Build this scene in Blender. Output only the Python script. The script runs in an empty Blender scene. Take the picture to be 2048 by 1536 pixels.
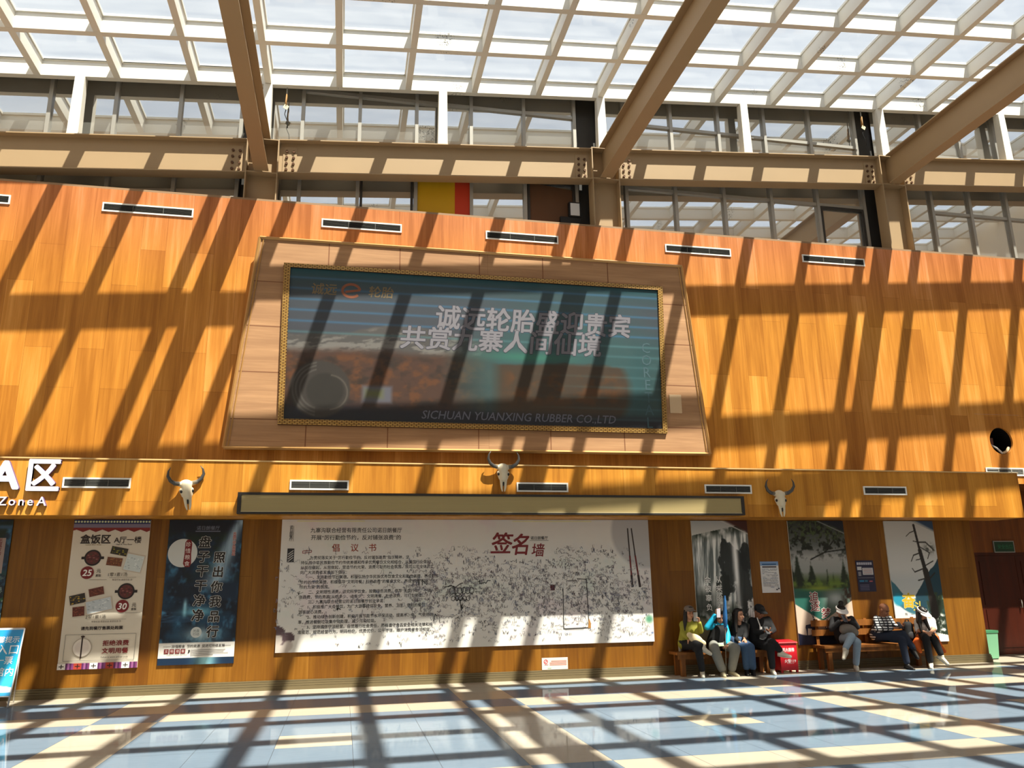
import bpy, math, random
import numpy as np
from mathutils import Vector, Matrix

SC = bpy.context.scene
COL = SC.collection
PI = math.pi

# ------------------------------------------------------------------ camera
YAW, PITCH, ROLL, FPX = math.radians(11.867), math.radians(14.204), math.radians(-0.877), 1597.26
CAM = Vector((0.0, -14.4636, 1.6))


def cam_axes():
    cy, sy = math.cos(YAW), math.sin(YAW)
    f = Vector((sy * math.cos(PITCH), cy * math.cos(PITCH), math.sin(PITCH)))
    r = Vector((cy, -sy, 0))
    u = r.cross(f)
    r2 = r * math.cos(ROLL) + u * math.sin(ROLL)
    u2 = -r * math.sin(ROLL) + u * math.cos(ROLL)
    return r2, u2, f


RT, UP, FW = cam_axes()
cam = bpy.data.cameras.new('camera')
cam.sensor_fit = 'HORIZONTAL'
cam.sensor_width = 36.0
cam.lens = FPX * 36.0 / 2048.0
cam.clip_end = 500
cam_o = bpy.data.objects.new('camera', cam)
m = Matrix((RT, UP, -FW)).transposed().to_4x4()
m.translation = CAM
cam_o.matrix_world = m
COL.objects.link(cam_o)
SC.camera = cam_o

# ------------------------------------------------------------------ sky, sun, exposure
SUN_DIR = Vector((-0.5985, 1.0, -2.13)).normalized()      # the way the light travels
w = bpy.data.worlds.new('sky')
SC.world = w
w.use_nodes = True
nt = w.node_tree
nt.nodes.clear()
sky = nt.nodes.new('ShaderNodeTexSky')
sky.sky_type = 'NISHITA'
sky.sun_disc = False
sky.sun_elevation = math.asin(-SUN_DIR.z)
sky.sun_rotation = math.atan2(-SUN_DIR.x, -SUN_DIR.y)
sky.altitude = 2000
sky.dust_density = 1.5
bgn = nt.nodes.new('ShaderNodeBackground')
bgn.inputs['Strength'].default_value = 0.165
mixw = nt.nodes.new('ShaderNodeMix')
mixw.data_type = 'RGBA'
mixw.inputs[0].default_value = 0.45
mixw.inputs[7].default_value = (5.2, 5.5, 5.8, 1)      # thin high cloud
outw = nt.nodes.new('ShaderNodeOutputWorld')
nt.links.new(sky.outputs[0], mixw.inputs[6])
nt.links.new(mixw.outputs[2], bgn.inputs[0])
nt.links.new(bgn.outputs[0], outw.inputs[0])

sun = bpy.data.lights.new('sun', 'SUN')
sun.energy = 14.5
sun.angle = math.radians(0.53)
sun.color = (1.0, 0.92, 0.78)
sun_o = bpy.data.objects.new('sun', sun)
sun_o.rotation_euler = SUN_DIR.to_track_quat('-Z', 'Y').to_euler()
sun_o.location = (4, -10, 30)
COL.objects.link(sun_o)

SC.view_settings.view_transform = 'Standard'
SC.view_settings.look = 'None'
SC.view_settings.exposure = 0.08
SC.view_settings.gamma = 1.0
SC.view_settings.use_curve_mapping = False
SC.cycles.max_bounces = 10
SC.cycles.diffuse_bounces = 5
SC.cycles.transparent_max_bounces = 24
SC.cycles.caustics_reflective = False
SC.cycles.caustics_refractive = False
SC.cycles.sample_clamp_indirect = 6.0

# ------------------------------------------------------------------ helpers
ORG = {}


def W(px, py, y=0.0):
    """The point of the plane Y = y seen at pixel (px, py) of the 2048 x 1536 photograph."""
    d = RT * ((px - 1024) / FPX) - UP * ((py - 768) / FPX) + FW
    t = (y - CAM.y) / d.y
    return CAM + d * t


def s2l(c):
    c = [x / 255.0 for x in c]
    return tuple(x / 12.92 if x <= 0.04045 else ((x + 0.055) / 1.055) ** 2.4 for x in c)


def mat(name, rgb, rough=0.6, metal=0.0, spec=0.4, lin=False, coat=0.0, noise=0.0, nscale=4.0, nstretch=(1, 1, 1)):
    m = bpy.data.materials.new(name)
    m.use_nodes = True
    n = m.node_tree
    b = n.nodes['Principled BSDF']
    c = tuple(rgb) if lin else s2l(rgb)
    b.inputs['Base Color'].default_value = (*c, 1)
    b.inputs['Roughness'].default_value = rough
    b.inputs['Metallic'].default_value = metal
    b.inputs['Specular IOR Level'].default_value = spec
    b.inputs['Coat Weight'].default_value = coat
    if noise > 0:
        tc = n.nodes.new('ShaderNodeTexCoord')
        mp = n.nodes.new('ShaderNodeMapping')
        mp.inputs['Scale'].default_value = nstretch
        nz = n.nodes.new('ShaderNodeTexNoise')
        nz.inputs['Scale'].default_value = nscale
        nz.inputs['Detail'].default_value = 5
        mx = n.nodes.new('ShaderNodeMix')
        mx.data_type = 'RGBA'
        mx.inputs[6].default_value = (*[x * (1 - noise) for x in c], 1)
        mx.inputs[7].default_value = (*[min(1, x * (1 + noise)) for x in c], 1)
        n.links.new(tc.outputs['Object'], mp.inputs[0])
        n.links.new(mp.outputs[0], nz.inputs['Vector'])
        n.links.new(nz.outputs['Fac'], mx.inputs[0])
        n.links.new(mx.outputs[2], b.inputs['Base Color'])
    return m


class MB:
    """Collects shapes; build() links them as ONE mesh object."""

    def __init__(s):
        s.v, s.f, s.m = [], [], []

    def add(s, vs, fs, m=0):
        o = len(s.v)
        s.v += [tuple(p) for p in vs]
        s.f += [tuple(i + o for i in f) for f in fs]
        s.m += [m] * len(fs)
        return s

    def hexa(s, p, m=0):
        return s.add(p, [(0, 3, 2, 1), (4, 5, 6, 7), (0, 1, 5, 4), (1, 2, 6, 5), (2, 3, 7, 6), (3, 0, 4, 7)], m)

    def box(s, x0, x1, y0, y1, z0, z1, m=0, sl=0.0):
        """sl: the box climbs sl metres per metre of X (z given at X = 0)."""
        g = lambda x, y, z: (x, y, z + sl * x)
        return s.hexa([g(x0, y0, z0), g(x1, y0, z0), g(x1, y1, z0), g(x0, y1, z0), g(x0, y0, z1), g(x1, y0, z1), g(x1, y1, z1), g(x0, y1, z1)], m)

    def prism(s, pts, y0, y1, m=0):
        """A polygon in the XZ plane (counter-clockwise from the front) between y0 (front) and y1."""
        n = len(pts)
        vs = [(x, y0, z) for x, z in pts] + [(x, y1, z) for x, z in pts]
        fs = [tuple(range(n)), tuple(range(2 * n - 1, n - 1, -1))]
        fs += [(i, i + n, (i + 1) % n + n, (i + 1) % n) for i in range(n)]
        return s.add(vs, fs, m)

    def flat(s, pts, y, m=0):
        return s.add([(x, y, z) for x, z in pts], [tuple(range(len(pts)))], m)

    def rect(s, x0, x1, z0, z1, y, m=0):
        return s.flat([(x0, z0), (x1, z0), (x1, z1), (x0, z1)], y, m)

    def disc(s, x, z, rx, rz, y, m=0, n=40, a0=0, a1=2 * PI):
        return s.flat([(x + rx * math.cos(a0 + (a1 - a0) * i / n), z + rz * math.sin(a0 + (a1 - a0) * i / n)) for i in range(n)], y, m)

    def line(s, pts, wd, y, m=0):
        for (x0, z0), (x1, z1) in zip(pts[:-1], pts[1:]):
            dx, dz = x1 - x0, z1 - z0
            L = math.hypot(dx, dz) or 1
            nx, nz = -dz / L * wd / 2, dx / L * wd / 2
            s.add([(x0 - nx, y, z0 - nz), (x1 - nx, y, z1 - nz), (x1 + nx, y, z1 + nz), (x0 + nx, y, z0 + nz)], [(0, 1, 2, 3)], m)
        return s

    def tube(s, pts, rad, n=10, m=0, caps=True, flat=1.0):
        pts = [Vector(p) for p in pts]
        if not hasattr(rad, '__len__'):
            rad = [rad] * len(pts)
        t0 = (pts[1] - pts[0]).normalized()
        a = Vector((0, 0, 1)) if abs(t0.z) < 0.9 else Vector((1, 0, 0))
        u = t0.cross(a).normalized()
        vs, fs = [], []
        for i, p in enumerate(pts):
            t = (pts[min(i + 1, len(pts) - 1)] - pts[max(i - 1, 0)]).normalized()
            u = (u - t * u.dot(t)).normalized()
            v = t.cross(u)
            for k in range(n):
                a_ = 2 * PI * k / n
                vs.append(p + (u * math.cos(a_) + v * math.sin(a_) * flat) * rad[i])
        for i in range(len(pts) - 1):
            for k in range(n):
                fs.append((i * n + k, i * n + (k + 1) % n, (i + 1) * n + (k + 1) % n, (i + 1) * n + k))
        if caps:
            fs.append(tuple(range(n - 1, -1, -1)))
            fs.append(tuple((len(pts) - 1) * n + k for k in range(n)))
        return s.add(vs, fs, m)

    def capsule(s, a, b, ra, rb, n=14, m=0):
        a, b = Vector(a), Vector(b)
        d = b - a
        L = d.length
        if L < 1e-5:
            return s.ell(a, (ra, ra, ra), m=m)
        d /= L
        P, R = [], []
        for k in range(5):
            q = PI / 2 * k / 5
            P.append(a - d * ra * math.cos(q)); R.append(max(ra * math.sin(q), ra * 0.02))
        P.append(a); R.append(ra)
        P.append(b); R.append(rb)
        for k in range(4, -1, -1):
            q = PI / 2 * k / 5
            P.append(b + d * rb * math.cos(q)); R.append(max(rb * math.sin(q), rb * 0.02))
        return s.tube(P, R, n, m)

    def ell(s, c, r, rot=None, m=0, nu=18, nv=12):
        c = Vector(c)
        vs, fs = [], []
        for i in range(nv + 1):
            ph = PI * i / nv
            for k in range(nu):
                th = 2 * PI * k / nu
                p = Vector((r[0] * math.sin(ph) * math.cos(th), r[1] * math.sin(ph) * math.sin(th), r[2] * math.cos(ph)))
                vs.append(c + (rot @ p if rot else p))
        for i in range(nv):
            for k in range(nu):
                if i == 0:
                    fs.append((k, nu + k, nu + (k + 1) % nu))
                elif i == nv - 1:
                    fs.append((i * nu + k, (i + 1) * nu + k, i * nu + (k + 1) % nu))
                else:
                    fs.append((i * nu + k, (i + 1) * nu + k, (i + 1) * nu + (k + 1) % nu, i * nu + (k + 1) % nu))
        return s.add(vs, fs, m)

    def build(s, name, mats, parent=None, loc=None, smooth=False):
        me = bpy.data.meshes.new(name)
        org = ORG[parent.name] if parent is not None else Vector(loc or (0, 0, 0))
        me.from_pydata([(x - org.x, y - org.y, z - org.z) for x, y, z in s.v], [], s.f)
        if not isinstance(mats, (list, tuple)):
            mats = [mats]
        for mt in mats:
            me.materials.append(mt)
        if len(mats) > 1:
            me.polygons.foreach_set('material_index', s.m)
        if smooth:
            me.polygons.foreach_set('use_smooth', [True] * len(me.polygons))
        me.update()
        o = bpy.data.objects.new(name, me)
        COL.objects.link(o)
        if parent is not None:
            o.parent = parent
        else:
            o.location = org
        ORG[o.name] = org
        return o

    def organic(s, name, mats, parent, voxel=0.012, smooth=4, loc=None):
        """The shapes melted into one continuous skin."""
        o = s.build(name, mats, parent, loc)
        a = o.modifiers.new('r', 'REMESH')
        a.mode = 'VOXEL'
        a.voxel_size = voxel
        a.use_smooth_shade = True
        b = o.modifiers.new('s', 'SMOOTH')
        b.factor = 0.5
        b.iterations = smooth
        dg = bpy.context.evaluated_depsgraph_get()
        me = bpy.data.meshes.new_from_object(o.evaluated_get(dg))
        o.modifiers.clear()
        old = o.data
        o.data = me
        bpy.data.meshes.remove(old)
        me.polygons.foreach_set('use_smooth', [True] * len(me.polygons))
        return o


def tag(o, label=None, cat=None, group=None, kind=None):
    if label: o['label'] = label
    if cat: o['category'] = cat
    if group: o['group'] = group
    if kind: o['kind'] = kind
    return o


def thing(name, label, cat, loc, group=None):
    o = bpy.data.objects.new(name, None)
    o.empty_display_size = 0.1
    o.location = loc
    COL.objects.link(o)
    ORG[o.name] = Vector(loc)
    return tag(o, label, cat, group)


def copy_tree(o, loc=None, parent=None):
    c = o.copy()
    COL.objects.link(c)
    if parent is not None:
        c.parent = parent
    if loc is not None:
        c.location = loc
        ORG[c.name] = Vector(loc)
    for ch in [k for k in bpy.data.objects if k.parent == o]:
        copy_tree(ch, None, c)
    return c


def struct(name, mb, mats, parent=None, smooth=False):
    o = mb.build(name, mats, parent, smooth=smooth)
    if parent is None:
        o['kind'] = 'structure'
    return o


_tc = {}


def text(mb, s, size, x, z, y, m=0, bold=0.0, align='CENTER', shear=0.0, sx=1.0, depth=0.0, vertical=False, pitch=1.15):
    """Adds lettering to mb in the XZ plane at Y = y; (x, z) is the middle of the (first) line's cap height."""
    if vertical:
        for i, ch in enumerate(s):
            text(mb, ch, size, x, z - i * size * pitch, y, m, bold, 'CENTER', shear, sx, depth)
        return mb
    if bold > 0:                                   # heavier strokes: the glyphs laid over themselves, slightly shifted
        k = 4 if bold < 0.03 else 8
        for i in range(k):
            a = 2 * PI * (i + 0.5) / k
            text(mb, s, size, x + bold * size * math.cos(a), z + bold * size * math.sin(a), y - 1e-5 * i, m, 0, align, shear, sx, depth)
        return mb
    key = (s, shear, depth / max(size, 1e-6))
    if key not in _tc:
        cu = bpy.data.curves.new('t', 'FONT')
        cu.body = s
        cu.size = 1.0
        cu.shear = shear
        cu.resolution_u = 2
        cu.extrude = depth / size / 2
        ob = bpy.data.objects.new('t', cu)
        me = bpy.data.meshes.new_from_object(ob)
        vs = np.array([v.co[:] for v in me.vertices]) if len(me.vertices) else np.zeros((1, 3))
        fs = [tuple(p.vertices) for p in me.polygons]
        bpy.data.objects.remove(ob)
        bpy.data.curves.remove(cu)
        bpy.data.meshes.remove(me)
        _tc[key] = (vs, fs)
    vs, fs = _tc[key]
    x0, x1 = vs[:, 0].min(), vs[:, 0].max()
    off = {'CENTER': (x0 + x1) / 2, 'LEFT': x0, 'RIGHT': x1}[align]
    mb.add([(x + (a - off) * size * sx, y - c * size, z + (b - 0.36) * size) for a, b, c in vs], fs, m)
    return mb

# ------------------------------------------------------------------ materials
def wood_mat(name, dark, mid, light, plank=0.42, length=1.9, pink=0.0, rough=0.42, jitter=0.62):
    """Vertical veneer boards: board-to-board tint, fine vertical grain, faint joints."""
    m = bpy.data.materials.new(name)
    m.use_nodes = True
    n = m.node_tree
    N, L = n.nodes.new, n.links.new
    b = n.nodes['Principled BSDF']
    b.inputs['Roughness'].default_value = rough
    b.inputs['Specular IOR Level'].default_value = 0.3
    tc = N('ShaderNodeTexCoord')
    sp = N('ShaderNodeSeparateXYZ'); L(tc.outputs['Object'], sp.inputs[0])
    ad = N('ShaderNodeMath'); ad.operation = 'ADD'; L(sp.outputs['X'], ad.inputs[0]); L(sp.outputs['Y'], ad.inputs[1])
    cb = N('ShaderNodeCombineXYZ'); L(sp.outputs['Z'], cb.inputs[0]); L(ad.outputs[0], cb.inputs[1])
    br = N('ShaderNodeTexBrick')
    br.inputs['Scale'].default_value = 1.0
    br.inputs['Brick Width'].default_value = length
    br.inputs['Row Height'].default_value = plank
    br.inputs['Mortar Size'].default_value = 0.0025
    br.inputs['Mortar Smooth'].default_value = 0.3
    br.offset = 0.37
    br.inputs['Color1'].default_value = (0, 0, 0, 1)
    br.inputs['Color2'].default_value = (1, 1, 1, 1)
    br.inputs['Mortar'].default_value = (0.15, 0.15, 0.15, 1)
    L(cb.outputs[0], br.inputs['Vector'])
    mp = N('ShaderNodeMapping'); mp.inputs['Scale'].default_value = (22, 22, 0.9); L(tc.outputs['Object'], mp.inputs[0])
    g = N('ShaderNodeTexNoise'); g.inputs['Scale'].default_value = 1.0; g.inputs['Detail'].default_value = 6; g.inputs['Roughness'].default_value = 0.65
    L(mp.outputs[0], g.inputs['Vector'])
    mp2 = N('ShaderNodeMapping'); mp2.inputs['Scale'].default_value = (5, 5, 0.35); L(tc.outputs['Object'], mp2.inputs[0])
    g2 = N('ShaderNodeTexNoise'); g2.inputs['Scale'].default_value = 1.0; g2.inputs['Detail'].default_value = 3; L(mp2.outputs[0], g2.inputs['Vector'])
    a1 = N('ShaderNodeMath'); a1.operation = 'MULTIPLY_ADD'; a1.inputs[1].default_value = jitter * 0.5; L(br.outputs['Color'], a1.inputs[0])
    a2 = N('ShaderNodeMath'); a2.operation = 'MULTIPLY_ADD'; a2.inputs[1].default_value = 0.75; L(g.outputs['Fac'], a2.inputs[0]); L(a1.outputs[0], a2.inputs[2])
    L(g2.outputs['Fac'], a1.inputs[2])
    rp = N('ShaderNodeValToRGB')
    e = rp.color_ramp.elements
    e[0].position = 0.55; e[0].color = (*s2l(dark), 1)
    e[1].position = 1.25 if False else 1.0; e[1].color = (*s2l(light), 1)
    k = e.new(0.8); k.color = (*s2l(mid), 1)
    sc_ = N('ShaderNodeMath'); sc_.operation = 'MULTIPLY'; sc_.inputs[1].default_value = 0.72; L(a2.outputs[0], sc_.inputs[0])
    L(sc_.outputs[0], rp.inputs[0])
    last = rp.outputs[0]
    if pink > 0:
        big = N('ShaderNodeTexNoise'); big.inputs['Scale'].default_value = 0.16; big.inputs['Detail'].default_value = 2
        L(tc.outputs['Object'], big.inputs['Vector'])
        r2 = N('ShaderNodeMapRange'); r2.inputs[1].default_value = 0.42; r2.inputs[2].default_value = 0.62; r2.inputs[4].default_value = pink * 0.3
        L(big.outputs['Fac'], r2.inputs[0])
        # boards near the top of the wall have faded to a pinker tone
        r3 = N('ShaderNodeMapRange'); r3.inputs[1].default_value = 6.9; r3.inputs[2].default_value = 8.6; r3.inputs[4].default_value = pink; L(sp.outputs['Z'], r3.inputs[0])
        mx0 = N('ShaderNodeMath'); mx0.operation = 'MAXIMUM'; L(r2.outputs[0], mx0.inputs[0]); L(r3.outputs[0], mx0.inputs[1])
        mx = N('ShaderNodeMix'); mx.data_type = 'RGBA'
        mx.blend_type = 'MIX'
        tint = N('ShaderNodeMix'); tint.data_type = 'RGBA'; tint.blend_type = 'MULTIPLY'; tint.inputs[0].default_value = 1.0
        tint.inputs[7].default_value = (0.95, 0.80, 2.0, 1)
        L(last, tint.inputs[6])
        L(mx0.outputs[0], mx.inputs[0]); L(last, mx.inputs[6]); L(tint.outputs[2], mx.inputs[7])
        last = mx.outputs[2]
    mo = N('ShaderNodeMix'); mo.data_type = 'RGBA'; mo.blend_type = 'MULTIPLY'
    mo.inputs[7].default_value = (0.6, 0.5, 0.42, 1)
    L(br.outputs['Fac'], mo.inputs[0]); L(last, mo.inputs[6])
    L(mo.outputs[2], b.inputs['Base Color'])
    return m


M = {}
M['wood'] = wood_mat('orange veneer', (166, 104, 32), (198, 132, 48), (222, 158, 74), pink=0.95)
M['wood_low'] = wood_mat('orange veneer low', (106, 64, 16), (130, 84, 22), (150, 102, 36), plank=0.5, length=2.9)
M['wood_band'] = wood_mat('orange veneer fascia', (166, 106, 34), (198, 134, 48), (220, 158, 72), plank=0.6, length=3.0)
M['ply'] = wood_mat('plywood', (150, 105, 72), (182, 136, 98), (205, 160, 120), plank=30, length=60, rough=0.7)
M['steel'] = mat('tan steel paint', (168, 143, 110), 0.5, 0, 0.4, noise=0.06, nscale=1.2)
M['white_steel'] = mat('white steel paint', (226, 222, 212), 0.5, noise=0.03, nscale=2)


def flaked(m):
    n = m.node_tree; N, L = n.nodes.new, n.links.new
    b = n.nodes['Principled BSDF']; src = b.inputs['Base Color'].links[0].from_socket
    tc = N('ShaderNodeTexCoord')
    a = N('ShaderNodeTexNoise'); a.inputs['Scale'].default_value = 38; a.inputs['Detail'].default_value = 3
    c = N('ShaderNodeTexNoise'); c.inputs['Scale'].default_value = 0.95; c.inputs['Detail'].default_value = 1
    ra = N('ShaderNodeMapRange'); ra.inputs[1].default_value = 0.56; ra.inputs[2].default_value = 0.60
    rc = N('ShaderNodeMapRange'); rc.inputs[1].default_value = 0.66; rc.inputs[2].default_value = 0.70
    mu = N('ShaderNodeMath'); mu.operation = 'MULTIPLY'
    x = N('ShaderNodeMix'); x.data_type = 'RGBA'; x.inputs[7].default_value = (0.05, 0.05, 0.045, 1)
    L(tc.outputs['Object'], a.inputs['Vector']); L(tc.outputs['Object'], c.inputs['Vector']); L(a.outputs['Fac'], ra.inputs[0]); L(c.outputs['Fac'], rc.inputs[0])
    L(ra.outputs[0], mu.inputs[0]); L(rc.outputs[0], mu.inputs[1]); L(mu.outputs[0], x.inputs[0]); L(src, x.inputs[6]); L(x.outputs[2], b.inputs['Base Color'])


flaked(M['white_steel'])
M['bolt'] = mat('bolt', (92, 62, 40), 0.45, 0.3)
M['alu'] = mat('aluminium frame', (168, 166, 160), 0.4, 0.35)
M['alu_dark'] = mat('dark frame', (58, 56, 54), 0.45, 0.2)


def tile_mat(name, rgb, ns):
    m = mat(name, rgb, 0.5, 0, 0.0, noise=ns, nscale=14, nstretch=(0.45, 2.1, 1))
    n = m.node_tree
    b, o = n.nodes['Principled BSDF'], n.nodes['Material Output']
    g = n.nodes.new('ShaderNodeBsdfGlossy'); g.inputs['Roughness'].default_value = 0.05
    lw = n.nodes.new('ShaderNodeLayerWeight'); lw.inputs['Blend'].default_value = 0.25
    r = n.nodes.new('ShaderNodeMapRange'); r.inputs[3].default_value = 0.04; r.inputs[4].default_value = 0.38
    x = n.nodes.new('ShaderNodeMixShader')
    n.links.new(lw.outputs['Facing'], r.inputs[0]); n.links.new(r.outputs[0], x.inputs[0])
    n.links.new(b.outputs[0], x.inputs[1]); n.links.new(g.outputs[0], x.inputs[2]); n.links.new(x.outputs[0], o.inputs[0])
    return m


M['cream_tile'] = tile_mat('cream tile', (178, 168, 152), 0.06)
M['blue_tile'] = tile_mat('blue tile', (113, 129, 146), 0.10)
M['grout'] = mat('grout', (60, 60, 64), 0.6)
M['black'] = mat('black', (22, 22, 24), 0.5)
M['white'] = mat('white paint', (236, 234, 228), 0.45)
M['gold'] = mat('gold trim', (196, 152, 78), 0.35, 0.5)
M['skirt'] = mat('stone skirting', (108, 96, 70), 0.5, noise=0.10, nscale=6)
M['grey_room'] = mat('upper room plaster', (168, 164, 154), 0.8)
M['hall'] = mat('hall plaster', (222, 212, 198), 0.8)


def glass_mat(name, tint, refl, dust, dustcol=(0.8, 0.8, 0.78), rough=0.02, film=False):
    """A thin pane: mostly clear, a share of mirror reflection, a little dust."""
    m = bpy.data.materials.new(name)
    m.use_nodes = True
    n = m.node_tree
    n.nodes.clear()
    N, L = n.nodes.new, n.links.new
    o = N('ShaderNodeOutputMaterial')
    t = N('ShaderNodeBsdfTransparent'); t.inputs[0].default_value = (*tint, 1)
    g = N('ShaderNodeBsdfGlossy'); g.inputs['Roughness'].default_value = rough; g.inputs['Color'].default_value = (0.95, 0.95, 0.93, 1)
    x = N('ShaderNodeMixShader'); x.inputs[0].default_value = refl
    L(t.outputs[0], x.inputs[1]); L(g.outputs[0], x.inputs[2])
    last = x
    if dust > 0:
        d = N('ShaderNodeBsdfDiffuse' if film else 'ShaderNodeBsdfTranslucent'); d.inputs[0].default_value = (*dustcol, 1)
        tc = N('ShaderNodeTexCoord'); mp = N('ShaderNodeMapping'); mp.inputs['Scale'].default_value = (0.6, 2.2, 1)
        nz = N('ShaderNodeTexNoise'); nz.inputs['Scale'].default_value = 1.6; nz.inputs['Detail'].default_value = 6
        r = N('ShaderNodeMapRange'); r.inputs[1].default_value = 0.3; r.inputs[2].default_value = 0.75; r.inputs[3].default_value = dust * 0.75; r.inputs[4].default_value = dust * 1.3
        L(tc.outputs['Object'], mp.inputs[0]); L(mp.outputs[0], nz.inputs['Vector']); L(nz.outputs['Fac'], r.inputs[0])
        y = N('ShaderNodeMixShader')
        L(r.outputs[0], y.inputs[0]); L(last.outputs[0], y.inputs[1]); L(d.outputs[0], y.inputs[2])
        last = y
    L(last.outputs[0], o.inputs[0])
    return m


M['roof_glass'] = glass_mat('dusty roof glass', (0.92, 0.94, 0.94), 0.03, 0.06)
M['win_glass'] = glass_mat('tinted window glass', (0.5, 0.5, 0.48), 0.72, 0.13, (0.75, 0.74, 0.70), film=True)

# ------------------------------------------------------------------ floor
XL, XR, YB = -9.0, 21.0, -23.0
mb = MB()
mb.box(XL - 1, XR + 1, YB - 1, 6.0, -0.2, -0.0006, 2)
for k in range(-12, 27):
    for r in range(0, 31):
        x0, y1 = 0.165 + 0.795 * k, -0.70 - 0.747 * (r - 1)
        y0 = y1 - 0.747
        if r == 0:
            y0, y1 = -0.70, 1.35
        cs, rs = k % 6 == 2, r % 6 == 3
        cream = (cs != rs) or (k % 6 == 5 and r % 6 == 0) or r == 0
        g = 0.002
        mb.add([(x0 + g, y0 + g, 0), (x0 + 0.795 - g, y0 + g, 0), (x0 + 0.795 - g, y1 - g, 0), (x0 + g, y1 - g, 0)], [(0, 1, 2, 3)], 0 if cream else 1)
struct('floor', mb, [M['cream_tile'], M['blue_tile'], M['grout']])

# ------------------------------------------------------------------ walls
ZT = 8.745                       # top of the wood wall
XC = 12.66                       # corner where the lower wall turns into the door recess
FY, FZ0, FZ1, FX = -0.725, 2.778, 3.660, 13.32
hx, hz, hr = 13.77, 4.47, 0.285  # round hole in the upper wall
mb = MB()
mb.box(XL, 13.2, 0, 0.045, FZ0, ZT)
mb.box(14.35, XR, 0, 0.045, 3.55, ZT)
mb.box(13.2, 14.35, 0, 0.045, 3.55, 3.9)
mb.box(13.2, 14.35, 0, 0.045, 5.05, ZT)
sq = []
for i in range(48):
    a = 2 * PI * i / 48
    c, s_ = math.cos(a), math.sin(a)
    t = min((0.575) / abs(c) if abs(c) > 1e-6 else 9, 0.575 / abs(s_) if abs(s_) > 1e-6 else 9)
    sq.append((min(max(hx + t * c, 13.2), 14.35), min(max(hz + t * s_, 3.9), 5.05)))
ci = [(hx + hr * math.cos(2 * PI * i / 48), hz + hr * 1.02 * math.sin(2 * PI * i / 48)) for i in range(48)]
for i in range(48):
    j = (i + 1) % 48
    mb.add([(ci[i][0], 0, ci[i][1]), (ci[j][0], 0, ci[j][1]), (sq[j][0], 0, sq[j][1]), (sq[i][0], 0, sq[i][1])], [(0, 1, 2, 3)])
    mb.add([(ci[i][0], 0, ci[i][1]), (ci[i][0], 0.045, ci[i][1]), (ci[j][0], 0.045, ci[j][1]), (ci[j][0], 0, ci[j][1])], [(0, 1, 2, 3)])
struct('wall_upper', mb, M['wood'])
mb = MB()
mb.box(XL, XC, 0, 0.04, 0, FZ0 + 0.02)
mb.box(XC - 0.04, XC, 0.04, 1.2, 0, 3.55)
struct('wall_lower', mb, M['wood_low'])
mb = MB()
mb.box(XL, FX, FY, FY + 0.03, FZ0, FZ1)
mb.box(XL, FX, FY + 0.03, 0, FZ0, FZ0 + 0.03)
mb.box(XL, FX, FY + 0.03, 0, FZ1 - 0.03, FZ1, 1)
mb.box(FX - 0.03, FX, FY + 0.03, 0, FZ0 + 0.03, FZ1 - 0.03)
struct('wall_fascia', mb, [M['wood_band'], mat('dark ledge top', (92, 84, 76), 0.9)])  # unseen wood top, coloured dark to cut bounce light on the upper wall
mb = MB()
mb.box(XL, FX + 0.01, FY - 0.018, FY + 0.05, FZ1, FZ1 + 0.022)
struct('trim_1', mb, mat('pale wood edge', (214, 176, 120), 0.5))
mb = MB()
for z0, z1, d in ((0, 0.06, 0.035), (0.064, 0.096, 0.03), (0.10, 0.13, 0.025), (0.134, 0.155, 0.018)):
    mb.box(XL, XC + d, -d, 0.0, z0, z1)
    mb.box(XC, XC + d, 0, 1.2, z0, z1)
struct('baseboard_back', mb, M['skirt'])
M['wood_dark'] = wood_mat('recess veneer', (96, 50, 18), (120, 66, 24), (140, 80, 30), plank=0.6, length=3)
DX0, DX1, DZ = 13.62, 15.9, 2.17
mb = MB()
mb.box(XC, DX0, 1.2, 1.26, 0, 3.55)
mb.box(DX1, XR, 1.2, 1.26, 0, 3.55)
mb.box(DX0, DX1, 1.2, 1.26, DZ, 3.55)
mb.box(XC, XR, 0.045, 1.26, 3.55, 3.6)
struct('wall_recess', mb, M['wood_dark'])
mb = MB()
mb.box(XL, XR, 0.0, 1.15, ZT, ZT + 0.04)
struct('trim_2', mb, mat('ledge', (150, 120, 90), 0.7))
# the rest of the hall: behind and to the sides of the camera
mb = MB(); mb.box(XL - 0.2, XL, YB, 6, 0, 13.5); struct('wall_left', mb, M['hall'])
mb = MB(); mb.box(XR, XR + 0.2, YB, 6, 0, 13.5); struct('wall_right', mb, M['hall'])
mb = MB(); mb.box(XL, XR, YB - 0.2, YB, 0, 13.5); struct('wall_front', mb, M['hall'])

# door in the recess
M['red_wood'] = wood_mat('red door', (56, 20, 10), (70, 26, 13), (84, 34, 18), plank=5, length=9, rough=0.35)
mb = MB()
mb.box(DX0, DX0 + 0.07, 1.203, 1.27, 0, DZ); mb.box(DX1 - 0.07, DX1, 1.203, 1.27, 0, DZ); mb.box(DX0 + 0.07, DX1 - 0.07, 1.203, 1.27, DZ - 0.07, DZ)
mb.box(DX0, DX1, 1.272, 1.31, 0, DZ + 0.05)  # unseen backing added to stop sky light leaking past the leaves
d1 = struct('door_1', mb, M['red_wood'])
xm = (DX0 + DX1) / 2
for a, b in ((DX0 + 0.07, xm - 0.004), (xm + 0.004, DX1 - 0.07)):
    mb = MB(); mb.box(a, b, 1.21, 1.25, 0.01, DZ - 0.075)
    for z0, z1 in ((0.15, 0.95), (1.05, 1.98)):
        mb.box(a + 0.12, b - 0.12, 1.2, 1.212, z0, z1)
    mb.build('door_leaf', M['red_wood'], d1)
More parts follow.
